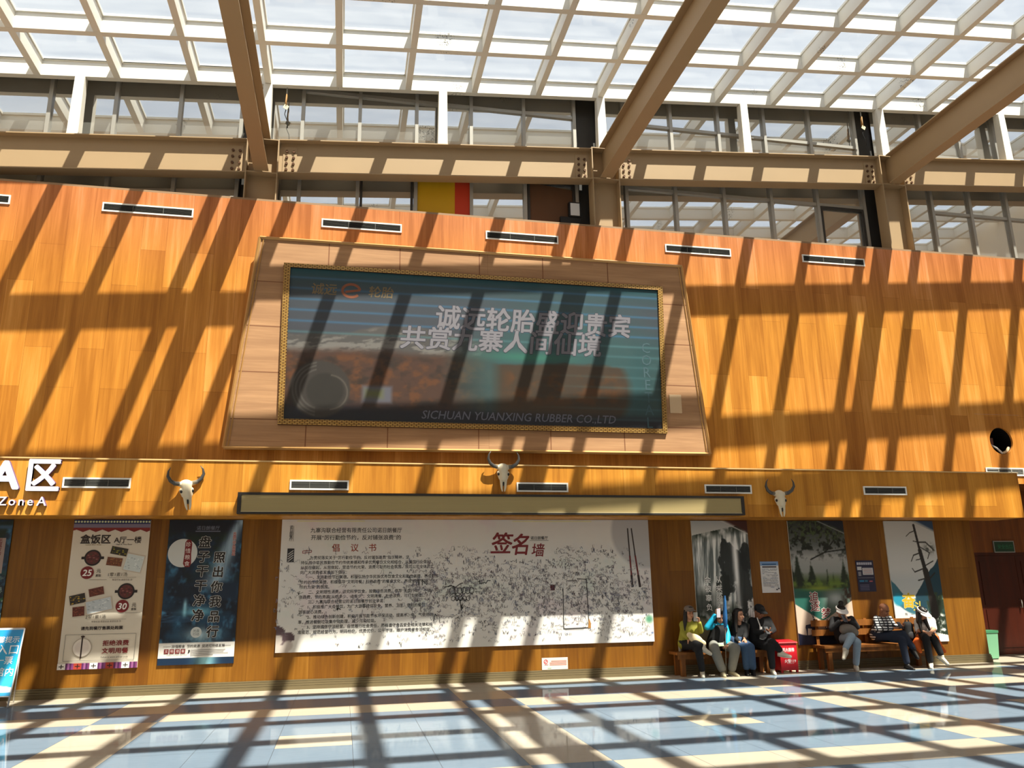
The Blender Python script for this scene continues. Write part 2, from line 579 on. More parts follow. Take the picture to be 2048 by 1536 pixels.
for x in (xm - 0.06, xm + 0.06):
    mb = MB(); mb.tube([(x, 1.20, 0.98), (x, 1.155, 0.98), (x, 1.155, 1.14), (x, 1.20, 1.14)], 0.011, 8); mb.build('door_handle', M['alu'], d1, smooth=True)

# ------------------------------------------------------------------ skylight: white grid under dusty glass
WY = 0.56
RS, RZ = 0.0763, 11.53            # the roof climbs to the right; underside of the grid at X = 0
rows = 17
py_ = lambda k: 0.257 - 1.335 * k
mb = MB()
mb.box(XL, XR, py_(rows - 1) - 0.1, 0.33, RZ + 0.372, RZ + 0.384, 0, RS)
roof = struct('ceiling', mb, M['roof_glass'])
roof_lo = lambda x: RZ + RS * x
for k in range(rows):
    y = py_(k)
    mb = MB()
    mb.box(XL, XR, y - 0.06, y + 0.06, RZ, RZ + 0.32, 0, RS)
    mb.box(XL, XR, y - 0.095, y + 0.095, RZ + 0.32, RZ + 0.37, 0, RS)
    if k == 0:
        mb.box(XL, XR, y - 0.099, y - 0.095, RZ + 0.318, RZ + 0.334, 1, RS)
    mb.build('purlin', [M['white_steel'], M['black']], roof)
for j in range(-10, 12):
    x = 5.15 + 1.39 * j
    if not XL < x < XR: continue
    z = roof_lo(x) + 0.003
    mb = MB()
    mb.box(x - 0.06, x + 0.06, py_(rows - 1), py_(0) - 0.001, z, z + 0.31)
    mb.box(x - 0.085, x + 0.085, py_(rows - 1), py_(0) - 0.001, z + 0.315, z + 0.365)
    mb.build('rafter', M['white_steel'], roof)
# unseen tan cross beam between the girders, inferred from its shadow, and added boards
mb = MB()
for z0, z1, hw in ((9.51, 9.54, 0.2), (9.54, 10.3, 0.008), (10.3, 10.33, 0.2)): mb.box(XL, XR, -6.45 - hw, -6.45 + hw, z0, z1, 0, 0.075)
struct('ceiling_beam', mb, M['steel'])
mb = MB(); mb.box(9.15, 11.7, -5.95, -5.02, RZ + 0.39, RZ + 0.41, 0, RS)
struct('ceiling_shade_boards', mb, mat('beige board', (214, 196, 172), 0.7))  # unseen boards laid over the glass to shade the wall behind the bench
# strip that closes the gap between eave and upper windows
mb = MB()
mb.box(XL, XR, 0.36, WY + 0.12, RZ + 0.30, RZ + 0.36, 0, RS)
struct('ceiling_eave', mb, M['white_steel'])
# opaque strips beyond the far end of the glass roof
mb = MB(); mb.box(XL, XR, YB, py_(rows - 1) - 0.1, RZ + 0.3, RZ + 0.4, 0, RS); struct('ceiling_front', mb, M['hall'])

# ------------------------------------------------------------------ upper windows
bays = [(-8.4, -2.37, 5), (-1.15, 4.77, 5), (5.93, 11.94, 5), (13.82, 20.0, 5)]
XW = [[-8.11, -6.95, -5.80, -4.64, -3.46, -2.30], [-1.12, 0.02, 1.19, 2.345, 3.495, 4.63], [5.76, 6.90, 8.06, 9.22, 10.39, 11.59], [13.42, 14.48, 15.53, 16.65, 17.77, 18.9]]
for b, xs in enumerate(XW):
    mb = MB()
    top = lambda x: roof_lo(x) + 0.29
    mb.box(xs[0], xs[-1], WY - 0.04, WY + 0.05, ZT + 0.04, ZT + 0.11)
    wn = struct('window_%d' % (b + 1), mb, M['alu'])
    for x in xs:
        f = MB(); f.box(x - 0.035, x + 0.035, WY - 0.07, WY + 0.05, ZT + 0.04, top(x)); f.build('mullion', M['alu'], wn)
    for z in ([11.57] if b < 2 else [10.0 if b == 2 else 10.06, 11.57]):
        for x0, x1 in zip(xs[:-1], xs[1:]):
            if top(x0) > z + 0.1:
                f = MB(); f.box(x0 + 0.035, x1 - 0.035, WY - 0.045, WY + 0.05, z - 0.035, z + 0.035); f.build('transom', M['alu'], wn)
    for i, (x0, x1) in enumerate(zip(xs[:-1], xs[1:])):
        f = MB()
        x0, x1 = x0 + 0.035, x1 - 0.035
        f.hexa([(x0, WY, ZT + 0.11), (x1, WY, ZT + 0.11), (x1, WY + 0.008, ZT + 0.11), (x0, WY + 0.008, ZT + 0.11),
                (x0, WY, top(x0)), (x1, WY, top(x1)), (x1, WY + 0.008, top(x1)), (x0, WY + 0.008, top(x0))])
        f.build('pane', M['win_glass'], wn)
    for i in ((1,) if b == 1 else ()) + ((4,) if b in (1, 2) else ()):   # casements in dark frames
        x0, x1 = xs[i] + 0.05, xs[i + 1] - 0.05
        z1 = 9.95
        f = MB()
        f.box(x0, x1, WY - 0.06, WY - 0.01, z1 - 0.05, z1); f.box(x1 - 0.05, x1, WY - 0.06, WY - 0.01, ZT + 0.12, z1 - 0.05); f.box(x0, x0 + 0.05, WY - 0.06, WY - 0.01, ZT + 0.12, z1 - 0.05)
        f.build('sash', M['alu_dark'], wn)
# dark sheets standing in for the dark gaps left of the columns, and the room behind the glass
for k, (a, b, c) in enumerate(((-2.26, -1.8, -1.16), (4.67, 5.15, 5.72), (11.63, 12.09, 13.38))):
    wn = bpy.data.objects['window_%d' % (k + 2)]
    mb = MB(); mb.box(b, c, WY, WY + 0.008, ZT + 0.04, roof_lo(b) + 0.28); mb.build('pane', M['win_glass'], wn)
    mb = MB(); mb.box(a, b - 0.001, WY + 0.05, WY + 0.09, ZT + 0.04, roof_lo(a) + 0.28); mb.build('dark_gap_sheet', M['alu_dark'], wn)
mb = MB()
mb.box(XL, XR, 5.0, 5.1, ZT, 13.4); mb.box(XL, XR, 1.15, 5.0, ZT - 0.1, ZT + 0.02)
mb.box(XL, XR, WY + 0.12, 5.0, RZ + 0.3, RZ + 0.4, 0, RS)
struct('wall_back_room', mb, M['grey_room'])

# ------------------------------------------------------------------ tan steelwork
BZ0, BZ1, BS = 9.51, 10.23, 0.075          # underside / top of the cross beams at X = 0, climb per metre
CX = [-1.80, 5.15, 12.09]
col_lab = ['tan steel column at the left end of the wall, left of the framed board', 'tan steel column above the middle of the wall, beside the black floodlight',
           'tan steel column standing over the right part of the wall']
for i, x in enumerate(CX):
    zt = BZ1 + BS * x
    t = thing('steel_column', col_lab[i], 'column', (x, 0.2, ZT + 0.04), 'tan columns above the wood wall')
    for sx in (-1, 1):
        f = MB(); f.box(x + sx * 0.29 - 0.011, x + sx * 0.29 + 0.011, 0.05, 0.36, ZT + 0.04, zt); f.build('flange', M['steel'], t)
    f = MB(); f.box(x - 0.279, x + 0.279, 0.245, 0.265, ZT + 0.04, zt); f.build('web', M['steel'], t)
    for z in (BZ0 + BS * x - 0.012, zt - 0.02):
        f = MB(); f.box(x - 0.279, x + 0.279, 0.05, 0.245, z, z + 0.02); f.build('stiffener', M['steel'], t)
bnd = [(XL + 0.02, CX[0] - 0.301), (CX[0] + 0.301, CX[1] - 0.301), (CX[1] + 0.301, CX[2] - 0.301), (CX[2] + 0.301, XR - 0.02)]
blab = ['tan steel cross beam running off the left edge of the picture', 'tan steel cross beam over the framed board, left of the middle column',
        'tan steel cross beam between the middle and the right column', 'tan steel cross beam running off the right edge of the picture']
for i, (x0, x1) in enumerate(bnd):
    t = thing('steel_beam', blab[i], 'beam', ((x0 + x1) / 2, 0.2, BZ0 + BS * (x0 + x1) / 2), 'tan cross beams')
    f = MB(); f.box(x0, x1, 0.19, 0.205, BZ0 + 0.02, BZ1 - 0.02, 0, BS); f.build('web', M['steel'], t)
    for n_, z in (('lower_flange', BZ0), ('upper_flange', BZ1 - 0.02)):
        f = MB(); f.box(x0, x1, 0.06, 0.34, z, z + 0.02, 0, BS); f.build(n_, M['steel'], t)
    for xe, sg in ((x0, 1), (x1, -1)):
        if abs(xe) > 8.5 and xe < 0 or xe > 15: continue
        xc = xe + sg * 0.2
        f = MB(); f.box(xc - 0.13, xc + 0.13, 0.176, 0.19, BZ0 + 0.06, BZ1 - 0.1, 0, BS); pl = f.build('splice_plate', M['steel'], t)
        for cx in (-0.06, 0.07):
            for kz in range(4):
                zz = BZ0 + BS * xc + 0.12 + kz * 0.13
                f = MB(); f.tube([(xc + cx, 0.176, zz), (xc + cx, 0.148, zz)], 0.028, 6); f.build('bolt', M['bolt'], pl)
glab = ['tan roof girder leaving the left column towards the viewer', 'tan roof girder leaving the middle column towards the viewer', 'tan roof girder leaving the right column towards the viewer']
for i, x in enumerate(CX):
    z0, z1 = BZ0 + BS * x, BZ1 + BS * x
    t = thing('roof_girder', glab[i], 'beam', (x, -11, z0), 'tan roof girders')
    ya = YB + 0.02
    f = MB(); f.box(x - 0.008, x + 0.008, ya, 0.235, z0 + 0.02, z1 - 0.02); f.build('web', M['steel'], t)
    f = MB(); f.box(x - 0.135, x + 0.135, ya, 0.03, z0 + 0.012, z0 + 0.032); f.build('lower_flange', M['steel'], t)
    f = MB(); f.box(x - 0.135, x + 0.135, ya, 0.03, z1 - 0.02, z1 + 0.004); f.build('upper_flange', M['steel'], t)
# white stub posts from the beams up to the eave
px_ = [-5.22, -1.80, 1.70, 5.15, 8.56, 12.09, 15.5]
plab = ['white stub post on the left beam, nearest the left edge', 'white stub post above the left column, behind the girder', 'white stub post on the beam between left and middle column',
        'white stub post above the middle column', 'white stub post on the beam between middle and right column', 'white stub post above the right column', 'white stub post on the beam right of the right girder']
for x, lb in zip(px_, plab):
    z0, z1 = BZ1 + BS * x, roof_lo(x)
    t = thing('stub_post', lb, 'post', (x, 0.257, z0), 'white posts under the eave')
    f = MB(); f.hexa([(x - 0.1, 0.15, z0 + 0.018 - 0.008), (x + 0.1, 0.15, z0 + 0.018 + 0.008), (x + 0.1, 0.36, z0 + 0.018 + 0.008), (x - 0.1, 0.36, z0 + 0.018 - 0.008), (x - 0.085, 0.167, z1 - 0.01), (x + 0.085, 0.167, z1 + 0.003), (x + 0.085, 0.337, z1 + 0.003), (x - 0.085, 0.337, z1 - 0.01)]); f.build('shaft', M['white_steel'], t)
    f = MB(); f.box(x - 0.15, x + 0.15, 0.1, 0.4, BZ1 + 0.001, BZ1 + 0.013, 0, BS); f.build('base_plate', M['white_steel'], t)

# ------------------------------------------------------------------ air vents
def make_vent(name, x0, x1, z0, z1, y, label, group, nsl, tone):
    t = thing(name, label, 'vent', ((x0 + x1) / 2, y, (z0 + z1) / 2), group)
    b = 0.026
    f = MB(); f.box(x0, x1, y - 0.022, y - 0.001, z1 - b, z1); f.box(x0, x1, y - 0.022, y - 0.001, z0, z0 + b)
    f.box(x0, x0 + b, y - 0.022, y - 0.001, z0 + b, z1 - b); f.box(x1 - b, x1, y - 0.022, y - 0.001, z0 + b, z1 - b)
    f.build('vent_frame', M['white'], t)
    f = MB(); f.box(x0 + b, x1 - b, y - 0.004, y - 0.0012, z0 + b, z1 - b); f.build('backing', M['black'], t)
    for i in range(nsl):
        z = z0 + b + (z1 - z0 - 2 * b) * (i + 0.5) / nsl
        f = MB(); f.hexa([(x0 + b, y - 0.02, z - 0.006), (x1 - b, y - 0.02, z - 0.006), (x1 - b, y - 0.005, z + 0.002), (x0 + b, y - 0.005, z + 0.002),
                          (x0 + b, y - 0.02, z - 0.003), (x1 - b, y - 0.02, z - 0.003), (x1 - b, y - 0.005, z + 0.005), (x0 + b, y - 0.005, z + 0.005)])
        f.build('slat', tone, t)
    for k in (1, 2):
        x = x0 + (x1 - x0) * k / 3
        f = MB(); f.box(x - 0.004, x + 0.004, y - 0.021, y - 0.004, z0 + b, z1 - b); f.build('divider', tone, t)
    return t


slat_m = mat('grey slat', (104, 104, 100), 0.5)
slat_w = mat('white slat', (200, 198, 190), 0.5)
up = [(-7.52, -6.01, 'long vent under the wall top, cut by the left edge'), (-4.50, -2.94, 'long vent under the wall top, left of the framed board'),
      (-0.63, 0.89, 'long vent under the wall top, above the left end of the framed board'), (2.55, 4.04, 'long vent under the wall top, above the right half of the framed board'),
      (6.34, 7.82, 'long vent under the wall top, just right of the framed board corner'), (9.49, 11.0, 'long vent under the wall top, below the right steel column')]
for x0, x1, lb in up:
    make_vent('air_vent', x0, x1, 8.292, 8.468, 0.0, lb, 'vents along the wall top', 5, slat_m)
lo = [(-4.365, -3.366, 'short vent on the fascia between the zone letters and a bull skull'), (-0.91, 0.05, 'short vent on the fascia over the left end of the long sign box'),
      (2.94, 3.876, 'short vent on the fascia beside the middle bull skull'), (6.486, 7.425, 'short vent on the fascia over the right end of the long sign box'),
      (9.77, 10.71, 'short vent on the fascia right of the right bull skull')]
for x0, x1, lb in lo:
    make_vent('air_vent', x0, x1, 3.203, 3.368, FY, lb, 'vents on the fascia', 5, slat_m)
make_vent('air_vent', 13.25, 14.2, 3.715, 3.888, 0.0, 'white vent on the upper wall under the round hole', None, 3, slat_w)

# round duct mouth in the upper wall
t = thing('duct_opening', 'round dark duct hole in the wood panelling at the right edge', 'opening', (hx, 0.2, hz))
mb = MB(); mb.tube([(hx, 0.046, hz), (hx, 0.6, hz)], [hr + 0.01, hr + 0.01], 40, caps=False); mb.disc(hx, hz, hr + 0.01, hr + 0.01, 0.6); mb.build('duct', M['black'], t)
mb = MB(); mb.tube([(hx - 0.10, 0.25, hz - 0.02), (hx - 0.03, 0.12, hz - 0.14), (hx + 0.03, 0.05, hz - 0.27)], 0.022, 8); mb.build('pipe', M['white'], t, smooth=True)
mb = MB(); mb.tube([(hx + 0.03, 0.05, hz - 0.262), (hx + 0.16, 0.07, hz - 0.215), (hx + 0.25, 0.1, hz - 0.12)], 0.03, 8); mb.build('liner', mat('duct liner', (220, 190, 150), 0.6), t, smooth=True)
mb = MB(); mb.box(hx - 0.16, hx - 0.02, 0.2, 0.3, hz - 0.04, hz + 0.10); mb.build('junction_box', mat('brown box', (110, 70, 60), 0.6), t)

# ------------------------------------------------------------------ plywood surround with the framed picture
ys = -0.20
C4 = lambda pts, y: [(W(a, b, y).x, W(a, b, y).z) for a, b in pts]
out_px = [(447, 895), (1420, 908), (1363, 533), (520, 475)]             # lower left, lower right, upper right, upper left
gold_px = [(555, 849), (1335, 867), (1325, 573), (568, 525)]
pic_px = [(567, 838), (1325, 858), (1315, 581), (581, 535)]
o4, g4, p4 = C4(out_px, ys), C4(gold_px, ys - 0.05), C4(pic_px, ys - 0.035)
t = thing('display_board', 'big plywood surround with flared sides holding the framed picture', 'board', (2.4, -0.05, 4.1))
ply2 = wood_mat('plywood boards', (160, 120, 86), (180, 138, 100), (202, 160, 120), plank=30, length=60, rough=0.7)
# grain of the sheets runs level: swap the stretched axis
for nd in ply2.node_tree.nodes:
    if nd.type == 'MAPPING':
        s_ = nd.inputs['Scale'].default_value
        nd.inputs['Scale'].default_value = (s_[2] * 1.5, 5, s_[0] * 1.4)
mb = MB(); mb.prism(o4, ys, -0.001); mb.build('plywood', ply2, t)
stain = mat('water stain', (128, 84, 56), 0.8)
o_bl, o_br, o_tr, o_tl = [Vector((a, ys, b)) for a, b in o4]
i_bl, i_br, i_tr, i_tl = [Vector((a, ys, b)) for a, b in C4(gold_px, ys)]
rng = random.Random(4)


def joint(pts, wd):
    f = MB(); f.line(pts, wd, ys - 0.0012); f.build('sheet_joint', stain, t)


for k in range(1, 6):                                        # joints of the sheets in the top and bottom rails
    f_ = k / 6 + rng.uniform(-0.03, 0.03)
    for a, b, c, d in ((o_tl, o_tr, i_tl, i_tr), (o_bl, o_br, i_bl, i_br)):
        p_, q_ = a.lerp(b, f_), c.lerp(d, f_)
        joint([(p_.x, p_.z), (p_.x, q_.z)], 0.020)
for k in range(1, 5):
    f_ = k / 4.6
    for a, b, c, d in ((o_tl, o_bl, i_tl, i_bl), (o_tr, o_br, i_tr, i_br)):
        p_, q_ = a.lerp(b, f_), c.lerp(d, f_)
        joint([(p_.x, p_.z), (q_.x, p_.z)], 0.018)
trim_m = mat('bronze edging', (186, 142, 86), 0.4, 0.25)
for (a, b) in ((0, 1), (1, 2), (2, 3), (3, 0)):
    p, q = Vector((o4[a][0], ys - 0.01, o4[a][1])), Vector((o4[b][0], ys - 0.01, o4[b][1]))
    mb = MB(); mb.tube([p, q], 0.03, 4); mb.build('edging', trim_m, t)
    if a in (1, 3):
        e = Vector((0.07 if a == 3 else -0.07, 0, 0))
        mb = MB(); mb.tube([p + e, q + e], 0.012, 4); mb.build('edging', trim_m, t)

# gold frame with a key pattern
km = bpy.data.materials.new('gold key pattern'); km.use_nodes = True
n = km.node_tree; b = n.nodes['Principled BSDF']; b.inputs['Metallic'].default_value = 0.35; b.inputs['Roughness'].default_value = 0.38
tc = n.nodes.new('ShaderNodeTexCoord'); sp = n.nodes.new('ShaderNodeSeparateXYZ'); cb = n.nodes.new('ShaderNodeCombineXYZ')
n.links.new(tc.outputs['Object'], sp.inputs[0]); n.links.new(sp.outputs['X'], cb.inputs[0]); n.links.new(sp.outputs['Z'], cb.inputs[1])
br = n.nodes.new('ShaderNodeTexBrick'); br.inputs['Scale'].default_value = 1; br.inputs['Brick Width'].default_value = 0.085; br.inputs['Row Height'].default_value = 0.028; br.inputs['Mortar Size'].default_value = 0.0075
br.inputs['Color1'].default_value = (*s2l((208, 164, 84)), 1); br.inputs['Color2'].default_value = (*s2l((222, 182, 106)), 1); br.inputs['Mortar'].default_value = (*s2l((88, 56, 24)), 1)
n.links.new(cb.outputs[0], br.inputs['Vector']); n.links.new(br.outputs['Color'], b.inputs['Base Color'])
t = thing('framed_picture', 'wide dark advertising picture in a gold key-pattern frame on the plywood board', 'picture', (2.4, ys - 0.03, 4.4))
for i in range(4):
    j = (i + 1) % 4
    mb = MB()
    A, B, Cc, D = g4[i], g4[j], p4[j], p4[i]
    y0, y1 = ys - 0.06, ys - 0.002
    mb.hexa([(A[0], y1, A[1]), (B[0], y1, B[1]), (B[0], y0 + 0.01, B[1]), (A[0], y0 + 0.01, A[1]), (D[0], y1, D[1]), (Cc[0], y1, Cc[1]), (Cc[0], y0, Cc[1]), (D[0], y0, D[1])])
    mb.build('picture_frame', km, t)
t_pic = t

# small loose square of board
a, b = W(1338, 789, ys), W(1364, 827, ys)
mb = MB(); mb.box(a.x, b.x, ys - 0.012, ys - 0.001, b.z, a.z)
tag(mb.build('wood_patch', mat('pale patch', (206, 176, 140), 0.7), None, (a.x, ys, b.z)), 'small pale wood square fixed on the plywood beside the gold frame', 'patch')

# ------------------------------------------------------------------ bull skulls
bone = mat('bleached bone', (214, 202, 176), 0.7, noise=0.12, nscale=9)
horn_m = bpy.data.materials.new('grey horn'); horn_m.use_nodes = True
n = horn_m.node_tree; b = n.nodes['Principled BSDF']; b.inputs['Roughness'].default_value = 0.4
tc = n.nodes.new('ShaderNodeTexCoord'); ln = n.nodes.new('ShaderNodeVectorMath'); ln.operation = 'LENGTH'; rp = n.nodes.new('ShaderNodeValToRGB')
rp.color_ramp.elements[0].position = 0.10; rp.color_ramp.elements[0].color = (*s2l((196, 182, 156)), 1)
rp.color_ramp.elements[1].position = 0.20; rp.color_ramp.elements[1].color = (*s2l((66, 64, 62)), 1)
n.links.new(tc.outputs['Object'], ln.inputs[0]); n.links.new(ln.outputs['Value'], rp.inputs[0]); n.links.new(rp.outputs[0], b.inputs['Base Color'])


def bull_skull(cx, cz, label, roll=0.0, turn=0.0):
    """cx, cz: the poll between the horns; hangs on the fascia."""
    t = thing('bull_skull', label, 'skull', (cx, FY - 0.002, cz), 'bull skulls on the fascia')
    Rm = Matrix.Rotation(roll, 3, 'Y') @ Matrix.Rotation(turn, 3, 'Z')
    o = Vector((cx, FY - 0.10, cz))
    T = lambda x, y, z: o + Rm @ Vector((x, y, z))
    mb = MB()
    mb.ell(T(0, 0.02, 0), (0.10, 0.075, 0.075), Rm)
    mb.capsule(T(0, -0.02, -0.03), T(0, -0.05, -0.20), 0.085, 0.062)
    for s in (-1, 1):
        mb.capsule(T(s * 0.07, -0.01, -0.10), T(s * 0.055, -0.03, -0.19), 0.042, 0.03)     # brow and cheek ridge
        mb.capsule(T(s * 0.04, -0.045, -0.2), T(s * 0.032, -0.055, -0.36), 0.03, 0.02)       # long jaw bones
        mb.capsule(T(s * 0.032, -0.055, -0.36), T(s * 0.02, -0.06, -0.42), 0.02, 0.012)
        mb.capsule(T(s * 0.08, 0.01, 0.0), T(s * 0.14, 0.0, 0.02), 0.04, 0.032)
    mb.capsule(T(0, -0.075, -0.17), T(0, -0.085, -0.25), 0.026, 0.008)
    mb.capsule(T(0, 0.04, -0.05), T(0, 0.085, -0.08), 0.07, 0.05)
    mb.organic('cranium', bone, t, voxel=0.009, smooth=2)
    for s in (-1, 1):
        dark = MB(); dark.ell(T(s * 0.088, -0.045, -0.125), (0.02, 0.022, 0.026), Rm)
        dark.build('eye_socket', M['black'], t, smooth=True)
    dark = MB(); dark.ell(T(0, -0.052, -0.285), (0.014, 0.02, 0.05), Rm); dark.build('nose_hole', M['black'], t, smooth=True)
    for s in (-1, 1):
        pts = [T(s * 0.10, 0, 0.01), T(s * 0.17, -0.01, 0.02), T(s * 0.235, -0.03, 0.065), T(s * 0.272, -0.05, 0.14), T(s * 0.262, -0.06, 0.215), T(s * 0.225, -0.065, 0.275)]
        mb = MB(); mb.tube(pts, [0.036, 0.034, 0.030, 0.024, 0.014, 0.003], 12)
        h = mb.build('horn', horn_m, t, smooth=True)
    return t


k1, k2, k3 = W(372, 968, FY - 0.1), W(1006, 935, FY - 0.1), W(1559, 988, FY - 0.1)
bull_skull(k1.x, k1.z, 'bleached bull skull tilted on the fascia beside the left end of the sign box', roll=-0.14, turn=0.35)
bull_skull(k2.x, k2.z, 'bleached bull skull hanging under the middle of the framed board', roll=0.02)
bull_skull(k3.x, k3.z, 'bleached bull skull on the fascia right of the sign box', roll=0.0, turn=-0.1)

# ------------------------------------------------------------------ blank sign box
t = thing('sign_box', 'long blank beige sign box with dark frame on the fascia', 'sign', (2.7, FY, 2.8))
x0, x1, z0, z1 = -1.71, 7.20, 2.800, 3.146
yb, yf = FY - 0.001, FY - 0.12
mb = MB(); mb.box(x0 + 0.06, x1 - 0.06, yf + 0.012, yb, z0 + 0.03, z1 - 0.04); mb.build('face_panel', mat('beige sign face', (160, 142, 98), 0.5, noise=0.08, nscale=3, nstretch=(0.3, 1, 18)), t)
mb = MB(); mb.box(x0, x1, yf, yb, z1 - 0.04, z1); mb.box(x0, x1, yf, yb, z0, z0 + 0.03); mb.box(x0, x0 + 0.06, yf, yb, z0 + 0.03, z1 - 0.04); mb.box(x1 - 0.06, x1, yf, yb, z0 + 0.03, z1 - 0.04)
mb.build('sign_frame', mat('dark sign frame', (44, 40, 38), 0.45), t)
mb = MB(); mb.box(x0 + 0.06, x1 - 0.06, yf + 0.002, yf + 0.012, z0 + 0.03, z0 + 0.042); mb.build('inner_bead', mat('pale bead', (190, 176, 140), 0.4), t)

# ------------------------------------------------------------------ zone letters
t = thing('zone_sign', 'white raised letters reading A区 Zone A at the left edge', 'sign', (-4.9, FY, 3.1))
lm = [mat('letter face', (232, 222, 236), 0.4), mat('letter side', (116, 92, 140), 0.5)]


def letter(s, size, cx, cz, bold, sx=1.0, shear=0.0):
    f = MB(); text(f, s, size, cx, cz, FY - 0.035, 0, bold, 'CENTER', shear, sx, depth=0.06)
    f.m = [0 if abs(Vector(f.v[q[1]]).cross(Vector((0, 0, 0))).length) >= 0 and all(f.v[i][1] < FY - 0.05 for i in q) else 1 for q in f.f]
    f.build('letter', lm, t)


letter('A', 0.60, -5.18, 3.40, 0.035)
letter('区', 0.56, -4.63, 3.39, 0.030, 0.92)
for ch, x in zip('Zone', (-5.165, -5.030, -4.90, -4.775)):
    letter(ch, 0.19, x, 2.99, 0.010)
letter('A', 0.20, -4.615, 2.99, 0.010)

# ------------------------------------------------------------------ printed pictures: colours computed on a fine grid
def vcol_mat(name, rough=0.5, coat=0.0):
    m = bpy.data.materials.new(name)
    m.use_nodes = True
    n = m.node_tree
    b = n.nodes['Principled BSDF']
    b.inputs['Roughness'].default_value = rough
    b.inputs['Specular IOR Level'].default_value = 0.35
    b.inputs['Coat Weight'].default_value = coat
    b.inputs['Coat Roughness'].default_value = 0.08
    a = n.nodes.new('ShaderNodeAttribute')
    a.attribute_name = 'ink'
    n.links.new(a.outputs['Color'], b.inputs['Base Color'])
    return m


M['print'] = vcol_mat('printed vinyl', 0.45)
M['print_gloss'] = vcol_mat('glossy light-box print', 0.35, 0.25)


def lin(a):
    a = np.clip(np.asarray(a, float), 0, 255) / 255.0
    return np.where(a <= 0.04045, a / 12.92, ((a + 0.055) / 1.055) ** 2.4)


def vnoise(x, y, seed=0):
    xi, yi = np.floor(x).astype(np.int64), np.floor(y).astype(np.int64)
    fx, fy = x - xi, y - yi
    fx, fy = fx * fx * (3 - 2 * fx), fy * fy * (3 - 2 * fy)

    def h(i, j):
        q = (i * 374761393 + j * 668265263 + seed * 974711) & 0x7fffffff
        q = ((q ^ (q >> 13)) * 1274126177) & 0x7fffffff
        return ((q ^ (q >> 16)) & 0xffff) / 65535.0
    return (h(xi, yi) * (1 - fx) + h(xi + 1, yi) * fx) * (1 - fy) + (h(xi, yi + 1) * (1 - fx) + h(xi + 1, yi + 1) * fx) * fy


def fbm(x, y, seed=0, o=4):
    s, a, t = 0, 0.5, 0
    for i in range(o):
        s = s + a * vnoise(x * 2 ** i, y * 2 ** i, seed + i * 17)
        t += a
        a *= 0.55
    return s / t


class Art:
    def __init__(s, nu, nv, asp):
        s.u, s.v = np.meshgrid(np.linspace(0, 1, nu), np.linspace(0, 1, nv))
        s.asp = asp                       # height / width, so that y = v * asp has the scale of u
        s.y = s.v * asp
        s.c = np.zeros((nv, nu, 3))

    def fill(s, rgb):
        s.c[:] = rgb
        return s

    def mix(s, mask, rgb):
        m = np.clip(mask, 0, 1)[..., None]
        s.c = s.c * (1 - m) + np.asarray(rgb, float) * m
        return s

    def grad(s, stops):
        vs = [q[0] for q in stops]
        for k in range(3):
            s.c[..., k] = np.interp(s.v, vs, [q[1][k] for q in stops])
        return s

    def disc(s, u, v, r, rgb, soft=0.01, ell=1.0):
        d = np.hypot(s.u - u, (s.y - v * s.asp) / ell)
        return s.mix((r - d) / soft + 0.5, rgb)

    def box(s, u0, u1, v0, v1, rgb, soft=0.004):
        m = np.minimum(np.minimum(s.u - u0, u1 - s.u), np.minimum(s.y - v0 * s.asp, v1 * s.asp - s.y)) / soft + 0.5
        return s.mix(m, rgb)

    def below(s, line, rgb, soft=0.01):
        """Fills where v lies below the curve line(u)."""
        return s.mix((s.v - line(s.u)) * s.asp / soft + 0.5, rgb)

    def seg(s, u0, v0, u1, v1, wd, rgb, soft=0.006):
        ax, ay, bx, by = u0, v0 * s.asp, u1, v1 * s.asp
        dx, dy = bx - ax, by - ay
        t = np.clip(((s.u - ax) * dx + (s.y - ay) * dy) / (dx * dx + dy * dy + 1e-9), 0, 1)
        return s.mix((wd / 2 - np.hypot(s.u - ax - t * dx, s.y - ay - t * dy)) / soft + 0.5, rgb)


def art_mesh(name, art, corners, y, material, parent):
    """corners: (x, z) upper left, upper right, lower right, lower left."""
    nv, nu = art.c.shape[:2]
    a, b, c, d = [np.array(q) for q in corners]
    U, V = art.u[..., None], art.v[..., None]
    P = (a * (1 - U) + b * U) * (1 - V) + (d * (1 - U) + c * U) * V
    o = ORG[parent.name]
    vs = np.stack([P[..., 0] - o.x, np.full((nv, nu), y - o.y), P[..., 1] - o.z], -1).reshape(-1, 3)
    i = np.arange(nv * nu).reshape(nv, nu)
    f = np.stack([i[1:, :-1], i[1:, 1:], i[:-1, 1:], i[:-1, :-1]], -1).reshape(-1, 4)
    me = bpy.data.meshes.new(name)
    me.from_pydata(vs.tolist(), [], f.tolist())
    me.materials.append(material)
    at = me.color_attributes.new('ink', 'FLOAT_COLOR', 'POINT')
    col = np.concatenate([lin(art.c).reshape(-1, 3), np.ones((nv * nu, 1))], 1).astype(np.float32)
    at.data.foreach_set('color', col.ravel())
    ob = bpy.data.objects.new(name, me)
    COL.objects.link(ob)
    ob.parent = parent
    ORG[ob.name] = o
    return ob


